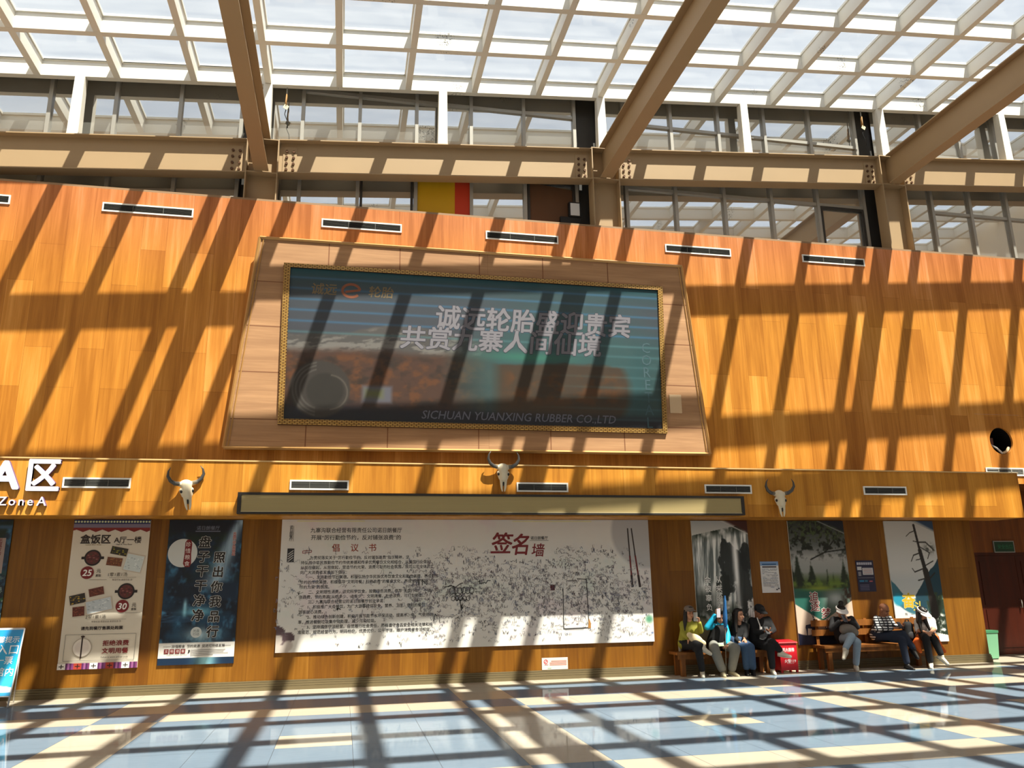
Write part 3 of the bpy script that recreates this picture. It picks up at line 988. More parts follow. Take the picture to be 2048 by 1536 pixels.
class Poster:
    """A board on the wall, x0..x1 by z0..z1, with the print on its face and lettering over it; u, v in 0..1 from the upper left."""

    def __init__(s, name, label, cat, x0, x1, z0, z1, art=None, y=-0.004, th=0.022, group=None, edge=None, material=None):
        s.x0, s.x1, s.z0, s.z1 = x0, x1, z0, z1
        s.t = thing(name, label, cat, ((x0 + x1) / 2, y - th / 2, z0), group)
        s.yf = y - th
        mb = MB(); mb.box(x0, x1, s.yf, y, z0, z1)
        mb.build('panel', edge or M['white'], s.t)
        if art is not None:
            art_mesh('print', art, [(x0, z1), (x1, z1), (x1, z0), (x0, z0)], s.yf - 0.0015, material or M['print'], s.t)
        s.mb, s.mats = MB(), []
        s.y = s.yf - 0.003
        s.k, s.fine = 0, False

    def X(s, u): return s.x0 + u * (s.x1 - s.x0)
    def Z(s, v): return s.z1 - v * (s.z1 - s.z0)

    def ink(s, rgb):
        for i, (c, m) in enumerate(s.mats):
            if c == rgb: return i
        s.mats.append((rgb, mat('ink', rgb, 0.5)))
        return len(s.mats) - 1

    def up(s):
        s.k += 0.12 if s.fine else 1.0
        return s.y - 0.00008 * s.k

    def text(s, st, size, u, v, rgb, bold=0.0, align='CENTER', outline=None, ow=0.05, **kw):
        if outline:
            text(s.mb, st, size, s.X(u), s.Z(v), s.up(), s.ink(outline), bold + ow, align, **kw)
        text(s.mb, st, size, s.X(u), s.Z(v), s.up(), s.ink(rgb), bold, align, **kw)

    def rect(s, u0, u1, v0, v1, rgb): s.mb.rect(s.X(u0), s.X(u1), s.Z(v1), s.Z(v0), s.up(), s.ink(rgb))
    def disc(s, u, v, r, rgb, ry=None): s.mb.disc(s.X(u), s.Z(v), r, ry or r, s.up(), s.ink(rgb))
    def poly(s, pts, rgb): s.mb.flat([(s.X(u), s.Z(v)) for u, v in pts], s.up(), s.ink(rgb))
    def line(s, pts, wd, rgb): s.mb.line([(s.X(u), s.Z(v)) for u, v in pts], wd, s.up(), s.ink(rgb))

    def done(s):
        if s.mb.v:
            s.mb.build('lettering', [m for c, m in s.mats], s.t)
        return s.t


def ellipse_ring(p, u, v, r, wd, rgb, n=48, a0=0, a1=2 * PI, ry=None):
    ry = ry or r
    cx, cz = p.X(u), p.Z(v)
    p.mb.line([(cx + r * math.cos(a0 + (a1 - a0) * i / n), cz + ry * math.sin(a0 + (a1 - a0) * i / n)) for i in range(n + 1)], wd, p.up(), p.ink(rgb))


# ---- the big framed advertisement
A = Art(420, 176, 0.405)
A.grad([(0, (30, 92, 106)), (0.06, (60, 86, 94)), (0.18, (76, 84, 94)), (0.40, (78, 82, 92)), (0.55, (70, 70, 74)), (1, (50, 44, 48))])
ridge = lambda u: 0.36 + 0.10 * fbm(u * 7, u * 0 + 3, 2) - 0.05 * np.exp(-((u - 0.3) / 0.12) ** 2) + 0.25 * np.clip(u - 0.38, 0, 0.2)
A.below(ridge, (92, 90, 90), 0.006)
sn = fbm(A.u * 30 + A.v * 12, A.v * 34, 5)
A.mix(np.clip((A.v - ridge(A.u)) * 30, 0, 1) * np.clip((sn - 0.52) * 6, 0, 0.7) * np.clip((0.66 - A.v) * 9, 0, 1), (150, 146, 142))
low = lambda u: 0.52 + 0.05 * fbm(u * 12, u * 0 + 9, 8) + 0.06 * (u > 0.5) * np.clip((u - 0.5) * 3, 0, 1)
A.below(low, (84, 62, 54), 0.02)
A.mix(np.clip((A.v - low(A.u)) * 20, 0, 1) * np.clip((fbm(A.u * 40, A.v * 22, 21) - 0.45) * 4, 0, 0.8), (112, 72, 48))
A.mix(np.clip((A.v - low(A.u)) * 20, 0, 1) * np.clip((fbm(A.u * 26, A.v * 16, 31) - 0.5) * 4, 0, 0.8), (54, 48, 46))
A.mix(np.clip((A.v - 0.86) * 12, 0, 1), (46, 44, 54))
A.disc(0.735, 0.66, 0.27, (64, 96, 100), 0.16, 0.8)
gl = np.exp(-((A.u - 0.63) / 0.12) ** 2) * np.exp(-((A.v - 0.535) / 0.035) ** 2)
A.mix(gl * 0.75, (66, 138, 118))
hill = lambda u: 0.60 - 0.05 * fbm(u * 11, u * 0 + 1, 44)
A.mix(np.clip((A.u - 0.52) * 30, 0, 1) * np.clip((0.925 - A.u - 0.14 * np.clip((A.v - 0.55) / 0.4 - 0.5, -0.5, 1) ** 2) * 40, 0, 1) * np.clip((A.v - hill(A.u)) * 60, 0, 1) * np.clip((0.97 - A.v) * 30, 0, 1), (78, 66, 56))
A.mix(np.clip((A.u - 0.55) * 30, 0, 1) * np.clip((0.90 - A.u) * 30, 0, 1) * np.clip((A.v - 0.62) * 30, 0, 1) * np.clip((0.9 - A.v) * 10, 0, 1) * np.clip((fbm(A.u * 30, A.v * 14, 71) - 0.45) * 4, 0, 0.9), (104, 70, 46))
A.mix(np.clip((A.u - 0.90) * 30, 0, 1) * np.clip((A.v - 0.3) * 6, 0, 1) * 0.6, (52, 92, 98))
A.mix(np.clip((A.v - 0.9) * 18, 0, 1), (40, 44, 54))
for i in range(13):                                     # glow of light strips behind the sheet, painted into the print as streaks
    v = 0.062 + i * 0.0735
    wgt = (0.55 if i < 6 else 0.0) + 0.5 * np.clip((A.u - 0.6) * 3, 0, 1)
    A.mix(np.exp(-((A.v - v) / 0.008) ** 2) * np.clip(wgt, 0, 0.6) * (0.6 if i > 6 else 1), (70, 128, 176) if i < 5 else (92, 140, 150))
# the tyre
A.disc(0.085, 0.80, 0.075, (66, 62, 60), 0.006, 1.0)
for q in (0.062, 0.070, 0.052):
    d = np.hypot((A.u - 0.088), (A.y - 0.80 * A.asp))
    A.mix(np.exp(-((d - q) / 0.0022) ** 2) * (A.u < 0.075) * 0.6, (112, 108, 104))
A.disc(0.098, 0.81, 0.046, (54, 52, 50), 0.006)
d = np.hypot((A.u - 0.108), (A.y - 0.82 * A.asp)); A.mix(np.exp(-((d - 0.045) / 0.002) ** 2) * (A.u > 0.11) * 0.6, (120, 112, 104))
A.box(0.19, 0.265, 0.77, 0.88, (104, 104, 116), 0.01)   # pale block by the tyre
A.box(0.2, 0.24, 0.80, 0.84, (112, 116, 70), 0.02)
A.c = A.c * 0.80
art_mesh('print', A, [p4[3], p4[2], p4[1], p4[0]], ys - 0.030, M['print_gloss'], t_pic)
mb = MB(); mb.add([(p4[i][0], ys - 0.028, p4[i][1]) for i in range(4)] + [(p4[i][0], ys - 0.002, p4[i][1]) for i in range(4)], [(0, 1, 2, 3), (7, 6, 5, 4)]); mb.build('light_box', M['black'], t_pic)
pic = Poster.__new__(Poster)
pic.x0, pic.x1, pic.z0, pic.z1 = p4[3][0], p4[2][0], p4[0][1], p4[3][1]
pic.t, pic.mb, pic.mats, pic.y, pic.k, pic.fine = t_pic, MB(), [], ys - 0.0315, 0, False
GL = (112, 110, 118)
pic.text('诚远轮胎盛迎贵宾', 0.50, 0.645, 0.285, GL, 0.026, outline=(50, 50, 62), ow=0.02, shear=0.10, sx=0.97)
pic.text('共赏九寨人间仙境', 0.47, 0.555, 0.435, GL, 0.026, outline=(50, 50, 62), ow=0.02, shear=0.10, sx=1.04)
pic.text('诚远', 0.235, 0.087, 0.135, (108, 92, 66), 0.02, shear=0.1)
pic.text('轮胎', 0.235, 0.232, 0.135, (108, 92, 66), 0.02, shear=0.1)
ellipse_ring(pic, 0.155, 0.135, 0.16, 0.05, (128, 74, 50), 36, 0.15, 5.6, ry=0.125)
pic.line([(0.14, 0.145), (0.178, 0.128)], 0.045, (128, 74, 50))
pic.text('SICHUAN YUANXING RUBBER CO.,LTD', 0.22, 0.60, 0.945, (96, 96, 108), 0.006, shear=0.22, sx=0.95)
for i, ch in enumerate('CORETAL'):
    pic.text(ch, 0.30, 0.955, 0.43 + i * 0.088, (58, 84, 92), 0.0, sx=0.9)
pic.done()

# ---- menu banner
p = Poster('menu_poster', 'cream lunch menu banner with prices 25 and 30 left of the dark waterfall poster', 'poster', -4.34, -3.167, 0.428, 2.762, group='posters on the lower wall', edge=mat('cream banner', (222, 212, 196), 0.5))
RED, INK = (118, 28, 32), (46, 34, 34)
p.rect(0, 1, 0, 0.028, (38, 48, 92)); p.rect(0, 1, 0.028, 0.055, (128, 118, 140))
for i in range(26): p.disc(0.02 + i * 0.0385, 0.013, 0.016, (214, 220, 170))
p.poly([(0, 0.055), (1, 0.055), (1, 0.075)] + [(1 - (i + 0.5) / 12, 0.085 if i % 2 == 0 else 0.068) for i in range(12)] + [(0, 0.075)], (130, 38, 34))
p.text('盒饭区', 0.155, 0.30, 0.135, INK, 0.03, sx=1.0); p.text('A厅一楼', 0.115, 0.72, 0.14, INK, 0.02)
p.text('Lunch Box Area', 0.036, 0.28, 0.172, (150, 130, 90)); p.text('Hall A, first floor', 0.036, 0.68, 0.170, INK)


def pot(u, v):
    p.disc(u, v, 0.128, (34, 26, 26)); 
    p.rect(u - 0.145, u + 0.145, v - 0.008, v + 0.010, (34, 26, 26))
    p.disc(u, v, 0.102, (92, 42, 40))
    p.fine = True
    for i in range(14):
        a = i * 2.4; r = 0.085 * math.sqrt((i + 0.5) / 14)
        p.disc(u + r * math.cos(a) / 1.17, v + r * math.sin(a) / 2.33, 0.016, [(140, 84, 80), (60, 24, 28), (116, 52, 48), (72, 60, 40)][i % 4], 0.009)
    p.fine = False


def dish(u, v, w_, h_, ang, base, specks):
    w_, h_ = w_ * 1.25, h_ * 1.25
    ca, sa = math.cos(ang), math.sin(ang)
    q = lambda a, b: (u + (a * ca - b * sa) / 1.173, v - (a * sa + b * ca) / 2.337)
    p.poly([q(-w_, -h_), q(w_, -h_), q(w_, h_), q(-w_, h_)], (206, 190, 172)); p.poly([q(-w_ * .93, -h_ * .9), q(w_ * .93, -h_ * .9), q(w_ * .93, h_ * .9), q(-w_ * .93, h_ * .9)], base)
    r_ = random.Random(int(u * 1000))
    p.fine = True
    for i in range(26):
        a, b = r_.uniform(-.8, .8) * w_, r_.uniform(-.75, .75) * h_
        uu, vv = q(a, b)
        p.disc(uu, vv, r_.uniform(0.008, 0.018), specks[i % len(specks)], r_.uniform(0.005, 0.01))
    p.fine = False


pot(0.29, 0.262); pot(0.765, 0.492)
dish(0.625, 0.218, 0.11, 0.055, -0.2, (46, 40, 30), [(166, 150, 50), (90, 96, 40), (40, 34, 30)])
dish(0.575, 0.290, 0.10, 0.058, -0.12, (110, 62, 40), [(140, 80, 46), (92, 48, 34), (150, 110, 60)])
dish(0.83, 0.300, 0.115, 0.115, -0.2, (206, 214, 214), [(226, 232, 232), (168, 178, 182), (190, 200, 204)])
dish(0.155, 0.54, 0.10, 0.065, 0.22, (46, 40, 36), [(196, 160, 50), (120, 96, 40), (60, 50, 50)])
dish(0.385, 0.492, 0.095, 0.055, 0.22, (98, 48, 38), [(130, 70, 50), (80, 36, 30)])
dish(0.185, 0.622, 0.075, 0.065, 0.1, (98, 44, 34), [(136, 70, 46), (80, 40, 30)])
dish(0.435, 0.585, 0.16, 0.085, 0.22, (196, 204, 210), [(224, 230, 232), (160, 170, 178)])
p.disc(0.24, 0.363, 0.10, RED); p.text('25', 0.14, 0.24, 0.363, (244, 240, 236), 0.025, shear=0.15)
p.text('元', 0.07, 0.385, 0.352, INK, 0.01); p.text('盒饭', 0.042, 0.385, 0.383, INK, 0.02)
p.disc(0.735, 0.592, 0.10, RED); p.text('30', 0.14, 0.735, 0.592, (244, 240, 236), 0.025, shear=0.15)
p.text('元', 0.07, 0.885, 0.585, INK, 0.01); p.text('盒饭', 0.042, 0.885, 0.613, INK, 0.02)
p.text('1荤1素1汤', 0.068, 0.635, 0.378, (84, 78, 72)); p.line([(0.53, 0.398), (0.88, 0.398)], 0.004, (140, 130, 120)); p.text('荤菜任选 素菜任选 汤', 0.032, 0.70, 0.414, (110, 100, 96))
p.line([(0.28, 0.412), (0.5, 0.412)], 0.004, (90, 80, 76)); p.line([(0.78, 0.637), (0.98, 0.637)], 0.004, (90, 80, 76))
p.text('2荤1素1汤', 0.068, 0.41, 0.66, (84, 78, 72)); p.line([(0.3, 0.678), (0.8, 0.678)], 0.004, (140, 130, 120)); p.text('荤菜任选 荤菜任选 素菜任选 汤', 0.032, 0.55, 0.692, (110, 100, 96))
p.text('请先到餐厅售票处购票', 0.058, 0.505, 0.735, INK, 0.03, sx=1.08)
for (a, b) in (((0.06, 0.775), (0.95, 0.775)), ((0.95, 0.775), (0.95, 0.945)), ((0.95, 0.945), (0.06, 0.945)), ((0.06, 0.945), (0.06, 0.775))): p.line([a, b], 0.006, (130, 128, 124))
p.disc(0.28, 0.86, 0.142, (178, 166, 150)); p.disc(0.28, 0.86, 0.133, (232, 222, 212)); p.disc(0.28, 0.86, 0.10, (226, 214, 206))
p.line([(0.275, 0.79), (0.275, 0.93)], 0.022, (52, 34, 30)); p.disc(0.278, 0.788, 0.03, (52, 34, 30), 0.014)
p.text('拒绝浪费', 0.088, 0.70, 0.835, RED, 0.03, sx=1.12); p.text('文明用餐', 0.088, 0.70, 0.885, RED, 0.03, sx=1.12); p.text('Refuse to waste and eat civilly', 0.033, 0.70, 0.925, INK)
for i in range(5):
    u0 = 0.2 * i
    p.rect(u0, u0 + 0.1, 0.96, 1, [(236, 232, 228), (170, 62, 48)][i % 2]); u1 = u0 + 0.05
    p.line([(u1 - 0.032, 0.98), (u1 + 0.032, 0.98)], 0.014, (40, 24, 24)); p.line([(u1, 0.966), (u1, 0.994)], 0.014, (40, 24, 24))
    for k, c in enumerate(((92, 40, 92), (150, 90, 140), (82, 38, 84), (122, 60, 110))): p.rect(u0 + 0.1 + k * 0.025, u0 + 0.125 + k * 0.025, 0.96, 1, c)
p.done()

# ---- dark waterfall poster with two columns of lettering


def falls_art(seed, nu=120, nv=230, asp=1.98):
    A = Art(nu, nv, asp)
    A.fill((18, 26, 40))
    f = fbm(A.u * 5, A.y * 5, seed)
    A.mix(np.clip((f - 0.35) * 2.4, 0, 1), (26, 58, 84))
    A.mix(np.clip((fbm(A.u * 9, A.y * 7, seed + 3) - 0.55) * 5, 0, 1), (58, 106, 138))
    A.mix(np.clip((0.5 - A.v) * 3, 0, 1) * np.clip((fbm(A.u * 6, A.y * 6, seed + 5) - 0.45) * 5, 0, 0.9), (22, 36, 26))
    return A


A = falls_art(11)
A.box(0.0, 1.0, 0.0, 0.10, (20, 24, 36), 0.1)
st = fbm(A.u * 26 + A.v * 6, A.y * 2.2, 51)
path = 0.97 - 0.30 * np.clip((A.v - 0.02) / 0.42, 0, 1) ** 0.8
A.mix(np.exp(-((A.u - path) / (0.06 + 0.20 * np.clip(A.v, 0, 0.45))) ** 2) * (0.4 + 1.1 * st) * np.clip((0.52 - A.v) * 14, 0, 1), (150, 176, 196))
A.mix(np.exp(-((A.u - 0.30) / 0.025) ** 2) * np.clip((A.v - 0.54) * 20, 0, 1) * np.clip((0.70 - A.v) * 20, 0, 1), (150, 200, 220))
A.mix(np.exp(-((A.u - 0.48) / 0.20) ** 2) * np.exp(-((A.v - 0.645) / 0.03) ** 2) * 0.9, (120, 190, 214))
A.mix(np.exp(-((A.u - 0.55) / 0.22) ** 2) * np.exp(-((A.v - 0.80) / 0.05) ** 2) * (0.4 + 0.8 * fbm(A.u * 12, A.y * 5, 5)), (176, 206, 220))
A.box(0.7, 0.98, 0.44, 0.56, (24, 40, 60), 0.06)
for k in range(5): A.seg(0.0, 0.665 + k * 0.012, 0.5, 0.69 + k * 0.006, 0.006, (60, 96, 130))
for k in range(8): A.seg(0.6 + k * 0.05, 0.72, 0.6 + k * 0.05, 0.76, 0.012, (30, 48, 78))
A.box(-0.1, 1.1, 0.852, 0.953, (232, 230, 226), 0.003)
A.box(-0.1, 1.1, 0.953, 1.1, (18, 40, 66), 0.004)
A.mix(np.exp(-((A.u - 0.62) / 0.13) ** 2) * (A.v > 0.956), (150, 210, 224))
p = Poster('waterfall_poster', 'dark blue waterfall poster with two columns of large outlined characters', 'poster', -2.870, -1.698, 0.446, 2.762, A, group='posters on the lower wall', edge=mat('dark blue edge', (20, 30, 46), 0.5))
p.disc(0.21, 0.235, 0.232, (206, 208, 206)); p.poly([(0.235, 0.16), (0.26, 0.14), (0.31, 0.142), (0.33, 0.17), (0.325, 0.24), (0.335, 0.31), (0.315, 0.335), (0.25, 0.332), (0.225, 0.31), (0.235, 0.24)], RED)
for i, ch in enumerate('珍惜粮食'): p.text(ch, 0.085, 0.278, 0.175 + i * 0.045, (232, 220, 214), 0.0)
OUT, BK = (226, 222, 216), (20, 16, 18)
for i, ch in enumerate('盘子干干净净'): p.text(ch, 0.20, 0.50 - 0.004 * i, 0.16 + i * 0.102, BK, 0.03, outline=OUT, ow=0.025, shear=0.06)
for i, ch in enumerate('照出你我品行'): p.text(ch, 0.19, 0.71 - 0.004 * i, 0.268 + i * 0.103, BK, 0.03, outline=OUT, ow=0.025, shear=0.06)
p.text('诺日朗餐厅', 0.075, 0.53, 0.058, (120, 124, 140), 0.0); p.rect(0.36, 0.70, 0.078, 0.084, (112, 116, 132))
for i, ch in enumerate('光盘行动从我做起'): p.text(ch, 0.055, 0.90, 0.098 + i * 0.021, (150, 40, 48), 0.02, outline=(208, 196, 190), ow=0.05)
p.disc(0.475, 0.785, 0.085, (206, 212, 212)); p.text('光盘', 0.05, 0.475, 0.775, (70, 84, 90)); p.text('行动', 0.05, 0.475, 0.798, (70, 84, 90))
p.text('珍惜粮食  节约资源  促进可持续发展', 0.052, 0.52, 0.877, (52, 48, 48), 0.01, sx=0.98); p.line([(0.06, 0.877), (0.16, 0.877)], 0.005, (70, 66, 66)); p.line([(0.86, 0.877), (0.95, 0.877)], 0.005, (70, 66, 66))
for i, ch in enumerate('文明用餐'):
    u = 0.105 + i * 0.072
    p.rect(u - 0.03, u + 0.03, 0.894, 0.924, RED); p.text(ch, 0.05, u, 0.909, (230, 214, 208))
p.text('CHERISH CLOTHING AND FOOD', 0.021, 0.245, 0.933, (80, 76, 76)); p.text('，', 0.14, 0.40, 0.895, BK, 0.02)
for k, sx_ in enumerate((0.46, 0.44, 0.5, 0.3)): p.rect(0.42, 0.42 + sx_, 0.902 + k * 0.0115, 0.9055 + k * 0.0115, (120, 116, 116))
p.done()

# ---- poster cut by the left edge
A = falls_art(27)
A.mix(np.clip((fbm(A.u * 14, A.y * 14, 9) - 0.5) * 6, 0, 1) * np.clip((A.v - 0.3) * 5, 0, 1), (40, 92, 64))
A.mix(np.clip((fbm(A.u * 24, A.y * 24, 19) - 0.6) * 8, 0, 1) * np.clip((A.v - 0.3) * 5, 0, 1), (150, 172, 160))
A.mix(np.exp(-((A.v - 0.05) / 0.015) ** 2), (60, 90, 120))
p = Poster('forest_poster', 'dark green and blue poster cut off by the left edge of the picture', 'poster', -6.42, -5.248, 0.446, 2.762, A, group='posters on the lower wall', edge=mat('dark green edge', (18, 32, 36), 0.5))
p.rect(0.80, 0.94, 0.125, 0.365, (160, 140, 134))
for i, ch in enumerate('光盘行动从我做起'): p.text(ch, 0.075, 0.87, 0.142 + i * 0.029, (110, 30, 38), 0.02)
p.done()

# ---- signature wall
x0, x1, z0, z1 = -1.05, 5.615, 0.585, 2.774
A = Art(300, 100, (z1 - z0) / (x1 - x0))
A.fill((226, 223, 218))
A.mix(np.clip((fbm(A.u * 9, A.y * 9, 3) - 0.45) * 2, 0, 1) * 0.35, (206, 208, 212))
A.mix(np.clip((fbm(A.u * 13, A.y * 13, 13) - 0.62) * 6, 0, 1) * 0.5, (226, 208, 214))
A.mix(np.clip((fbm(A.u * 11, A.y * 17, 33) - 0.66) * 6, 0, 1) * 0.5, (202, 216, 206))
A.disc(0.99, 0.10, 0.10, (186, 184, 184), 0.01)
A.disc(0.988, 0.82, 0.010, (90, 150, 120), 0.01); A.disc(0.995, 0.93, 0.003, (80, 110, 160), 0.003)
# mushrooms printed in the lower left corner
for (u, v, r) in ((0.012, 0.93, 0.028), (0.004, 0.86, 0.018), (0.03, 0.90, 0.016)):
    A.disc(u, v + 0.05, r * 0.75, (196, 186, 180), 0.004); A.mix((np.hypot(A.u - u, (A.y - v * A.asp)) < r) * (A.v < v + 0.01), (92, 74, 80))
p = Poster('signature_banner', 'long white banner covered with printed lines and hundreds of handwritten signatures', 'banner', x0, x1, z0, z1, A, y=-0.003, th=0.03)
BKI = (38, 38, 42)
p.text('九寨沟联合经营有限责任公司诺日朗餐厅', 0.092, 0.19, 0.085, (44, 40, 42), 0.012, sx=0.95); p.text('开展“厉行勤俭节约，反对铺张浪费”的', 0.092, 0.19, 0.142, (44, 40, 42), 0.012, sx=1.0)
for ch, u in zip('倡议书', (0.138, 0.186, 0.232)): p.text(ch, 0.142, u, 0.222, (150, 58, 40), 0.012)
body = ['为贯彻落实关于“厉行勤俭节约、反对铺张浪费”指示精神，坚', '持弘扬中华民族勤俭节约传统美德和传承优秀餐饮文化相结合，从餐饮行业做起，', '从现在做起，从我做起，营造节约光荣、浪费可耻的社会氛围，我司公司全体员工',
        '向广大消费者发出如下倡议：', '一、发扬勤俭节约美德。积极弘扬中华民族优秀饮食文化和勤俭美德，养成勤俭', '节约的传统美德，积极倡导“文明用餐、杜绝浪费”的餐桌文化，养成“浪费可耻、', '节约为荣”的氛围。',
        '二、文明理性消费。讲究科学饮食，按需绿色消费，倡导“光盘行动”，不铺', '张浪费，节约资源“从吃多少、点多少”、文明用餐、杜绝浪费，可打包带走。', '三、九寨沟联合经营公司诺日朗餐厅创业承诺：', '1、积极推广大众餐饮，为广大游客提供安全、营养、卫生、便利的餐饮，让',
        '游客放心消费。', '2、推动绿色创新创建，积极开展节能节水环保活动，提高水、电、气使用效', '率，推进餐厨垃圾集中化处理，减少污染垃圾。', '3、坚持诚信守法经营。自觉履行社会责任，严格遵守食品安全相关法律和标', '准规范，规范经营行为，明码标价，优质优价，公平守信，维护消费者合法权益。']
for i, ln_ in enumerate(body):
    ind = ln_[0] in '为一二三123'
    L = min(1.0, len(ln_) / 36.0)
    p.text(ln_, 0.066, 0.052 + (0.022 if ind else 0), 0.298 + i * 0.0372, BKI, 0.012, 'LEFT', sx=0.96)
p.text('签', 0.40, 0.578, 0.195, (120, 34, 40), 0.02, shear=0.2); p.text('名', 0.40, 0.630, 0.205, (120, 34, 40), 0.02, shear=0.2, sx=0.9); p.text('墙', 0.25, 0.678, 0.25, (120, 34, 40), 0.015, shear=0.15)
p.text('诺日朗餐厅', 0.066, 0.682, 0.150, BKI, 0.012); p.line([(0.655, 0.170), (0.708, 0.170)], 0.006, BKI)
p.rect(0.710, 0.722, 0.53, 0.575, (84, 34, 38))
for u0, u1_, n_ in ((0.938, 0.944, 0), (0.949, 0.966, 1)):
    f = lambda q: (u0 + (u1_ - u0) * q)
    p.line([(f(0), 0.07), (f(0.45), 0.30)], 0.022, (42, 30, 30)); p.line([(f(0.45), 0.30), (f(0.8), 0.46)], 0.03, (104, 36, 38)); p.line([(f(0.8), 0.46), (f(1), 0.56)], 0.042, (46, 34, 34))
for i, ch in enumerate('诺日朗餐厅'): p.text(ch, 0.06, 0.024, 0.06 + i * 0.024, (60, 56, 58), 0.01)
p.line([(0.03, 0.05), (0.03, 0.17)], 0.005, (60, 56, 58))
p.rect(0.017, 0.034, 0.225, 0.33, (40, 38, 42))
for k in range(4): p.line([(0.019, 0.27 + k * 0.018), (0.032, 0.24 + k * 0.018)], 0.014, (190, 186, 184))
for (a, b) in (((0.055, 0.245), (0.077, 0.24)), ((0.077, 0.24), (0.077, 0.255)), ((0.077, 0.255), (0.055, 0.262)), ((0.055, 0.262), (0.055, 0.245))): p.line([a, b], 0.009, (150, 50, 60))
p.text('TTN', 0.14, 0.355, 0.495, (60, 60, 62), 0.0, sx=1.1)
rng = random.Random(8)


def scribble(u, v, w_, h_, wd, rgb, n=9):
    """One signature: a pen line that runs on while it swings up and down, now and then looping back."""
    pts, x, y = [], -0.5, 0.0
    for i in range(n):
        x += rng.uniform(-0.6, 1.6) / n
        y = max(-0.6, min(0.6, y + rng.uniform(-0.75, 0.75)))
        if i % 4 == 3: y = -y
        pts.append((u + w_ * x, v + h_ * (y + 0.25 * x)))
    p.mb.line([(p.X(a), p.Z(b)) for a, b in pts], wd, p.y - 0.00008 * p.k - 0.0003 - 0.0002 * rng.random(), p.ink(rgb))


INKS = [(96, 96, 102), (120, 118, 124), (140, 140, 150), (86, 88, 94), (150, 142, 150), (132, 118, 128), (112, 120, 146), (156, 154, 156)]
cnt = 0
while cnt < 2000:
    u, v = rng.random(), rng.uniform(0.22, 0.97)
    if u < 0.34 and v < 0.95 and rng.random() < 0.72: continue
    dens = 0.8 * math.exp(-((v - 0.56) / 0.26) ** 2)
    if rng.random() > dens + 0.10: continue
    if u > 0.9 and v < 0.5 and rng.random() < 0.7: continue
    if 0.57 < u < 0.73 and v < 0.33: continue
    scribble(u, v, rng.uniform(0.010, 0.028), rng.uniform(0.008, 0.030), rng.uniform(0.0025, 0.0055), rng.choice(INKS), rng.randint(8, 15))
    cnt += 1
for (u, v, w_, h_) in ((0.46, 0.52, 0.07, 0.03), (0.465, 0.57, 0.062, 0.06), (0.468, 0.62, 0.05, 0.05), (0.47, 0.68, 0.016, 0.07), (0.40, 0.77, 0.018, 0.045), (0.16, 0.69, 0.03, 0.01), (0.53, 0.50, 0.05, 0.02)):
    scribble(u, v, w_, h_, 0.012, (30, 30, 34), 9)
for k in range(6): ellipse_ring(p, 0.442 + k * 0.0105, 0.565, 0.04, 0.011, (30, 30, 34), 14, ry=0.055)
for k in range(5): ellipse_ring(p, 0.445 + k * 0.010, 0.625, 0.036, 0.010, (30, 30, 34), 5, ry=0.045)
p.line([(0.745, 0.56), (0.744, 0.88), (0.815, 0.875), (0.812, 0.49), (0.785, 0.485)], 0.013, (40, 40, 42)); p.line([(0.748, 0.885), (0.80, 0.885)], 0.007, (60, 60, 62)); p.line([(0.755, 0.50), (0.785, 0.50), (0.785, 0.52)], 0.01, (60, 60, 62)); p.poly([(0.812, 0.88), (0.815, 0.80), (0.82, 0.84), (0.82, 0.88)], (170, 120, 60))
p.done()
tape = mat('yellowed tape', (226, 222, 176), 0.5)
for a, b in ((-0.8, 0.35), (3.0, 4.5)):
    mb = MB(); mb.box(a, b, -0.0382, -0.0345, 2.735, 2.755); mb.build('tape', tape, p.t)

# ---- waterfall poster on the right


def right_art(asp): return Art(120, 232, asp)


A = right_art(2.0)
A.grad([(0, (176, 178, 176)), (0.12, (206, 206, 202)), (0.3, (190, 192, 192)), (1, (150, 154, 152))])
A.mix(np.clip((fbm(A.u * 7, A.y * 5, 3) - 0.38) * 5, 0, 1) * np.clip((0.22 - A.v - 0.12 * (A.u - 0.5)) * 20, 0, 1) * np.clip((A.u * 0.9 - 0.03 + A.v) * 6, 0, 1) * (A.v > 0.12 - 0.10 * A.u), (44, 54, 46))
A.mix(np.clip((A.v - 0.15 + 0.10 * A.u) * 20, 0, 1), (96, 104, 104))
st = fbm(A.u * 20 + A.v * 2, A.y * 1.6, 15)
A.mix(np.clip((A.v - 0.12 + 0.08 * A.u) * 14, 0, 1) * np.clip((st - 0.34) * 4, 0, 1), (246, 248, 246))
rk = lambda u, v, r, e, c=(30, 34, 34): A.mix(np.clip((1 - ((A.u - u) / r) ** 2 - ((A.v - v) / (r * e)) ** 2 + 2.2 * (fbm(A.u * 11, A.y * 9, 6) - 0.5)) * 4, 0, 0.92), c)
rk(0.60, 0.38, 0.15, 1.6); rk(0.84, 0.50, 0.15, 1.7); rk(0.50, 0.52, 0.12, 0.9, (26, 32, 30)); rk(0.93, 0.30, 0.10, 1.2)
A.mix(np.exp(-((A.u - 0.74) / 0.05) ** 2) * np.clip((A.v - 0.1) * 9, 0, 1) * np.clip((0.86 - A.v) * 9, 0, 1) * (0.4 + st), (250, 250, 250))
A.mix(np.clip((A.v - 0.64) * 9, 0, 1) * np.clip((fbm(A.u * 9, A.y * 9, 41) - 0.42) * 5, 0, 1), (52, 66, 52))
A.mix(np.clip((A.v - 0.66) * 8, 0, 1) * np.clip((fbm(A.u * 12, A.y * 6, 46) - 0.56) * 6, 0, 1), (196, 204, 200))
A.mix(np.clip((0.40 - A.u) * 6, 0, 1) * np.clip((A.v - 0.52) * 12, 0, 1) * np.clip((0.8 - A.v) * 10, 0, 1) * 0.8, (40, 46, 42))
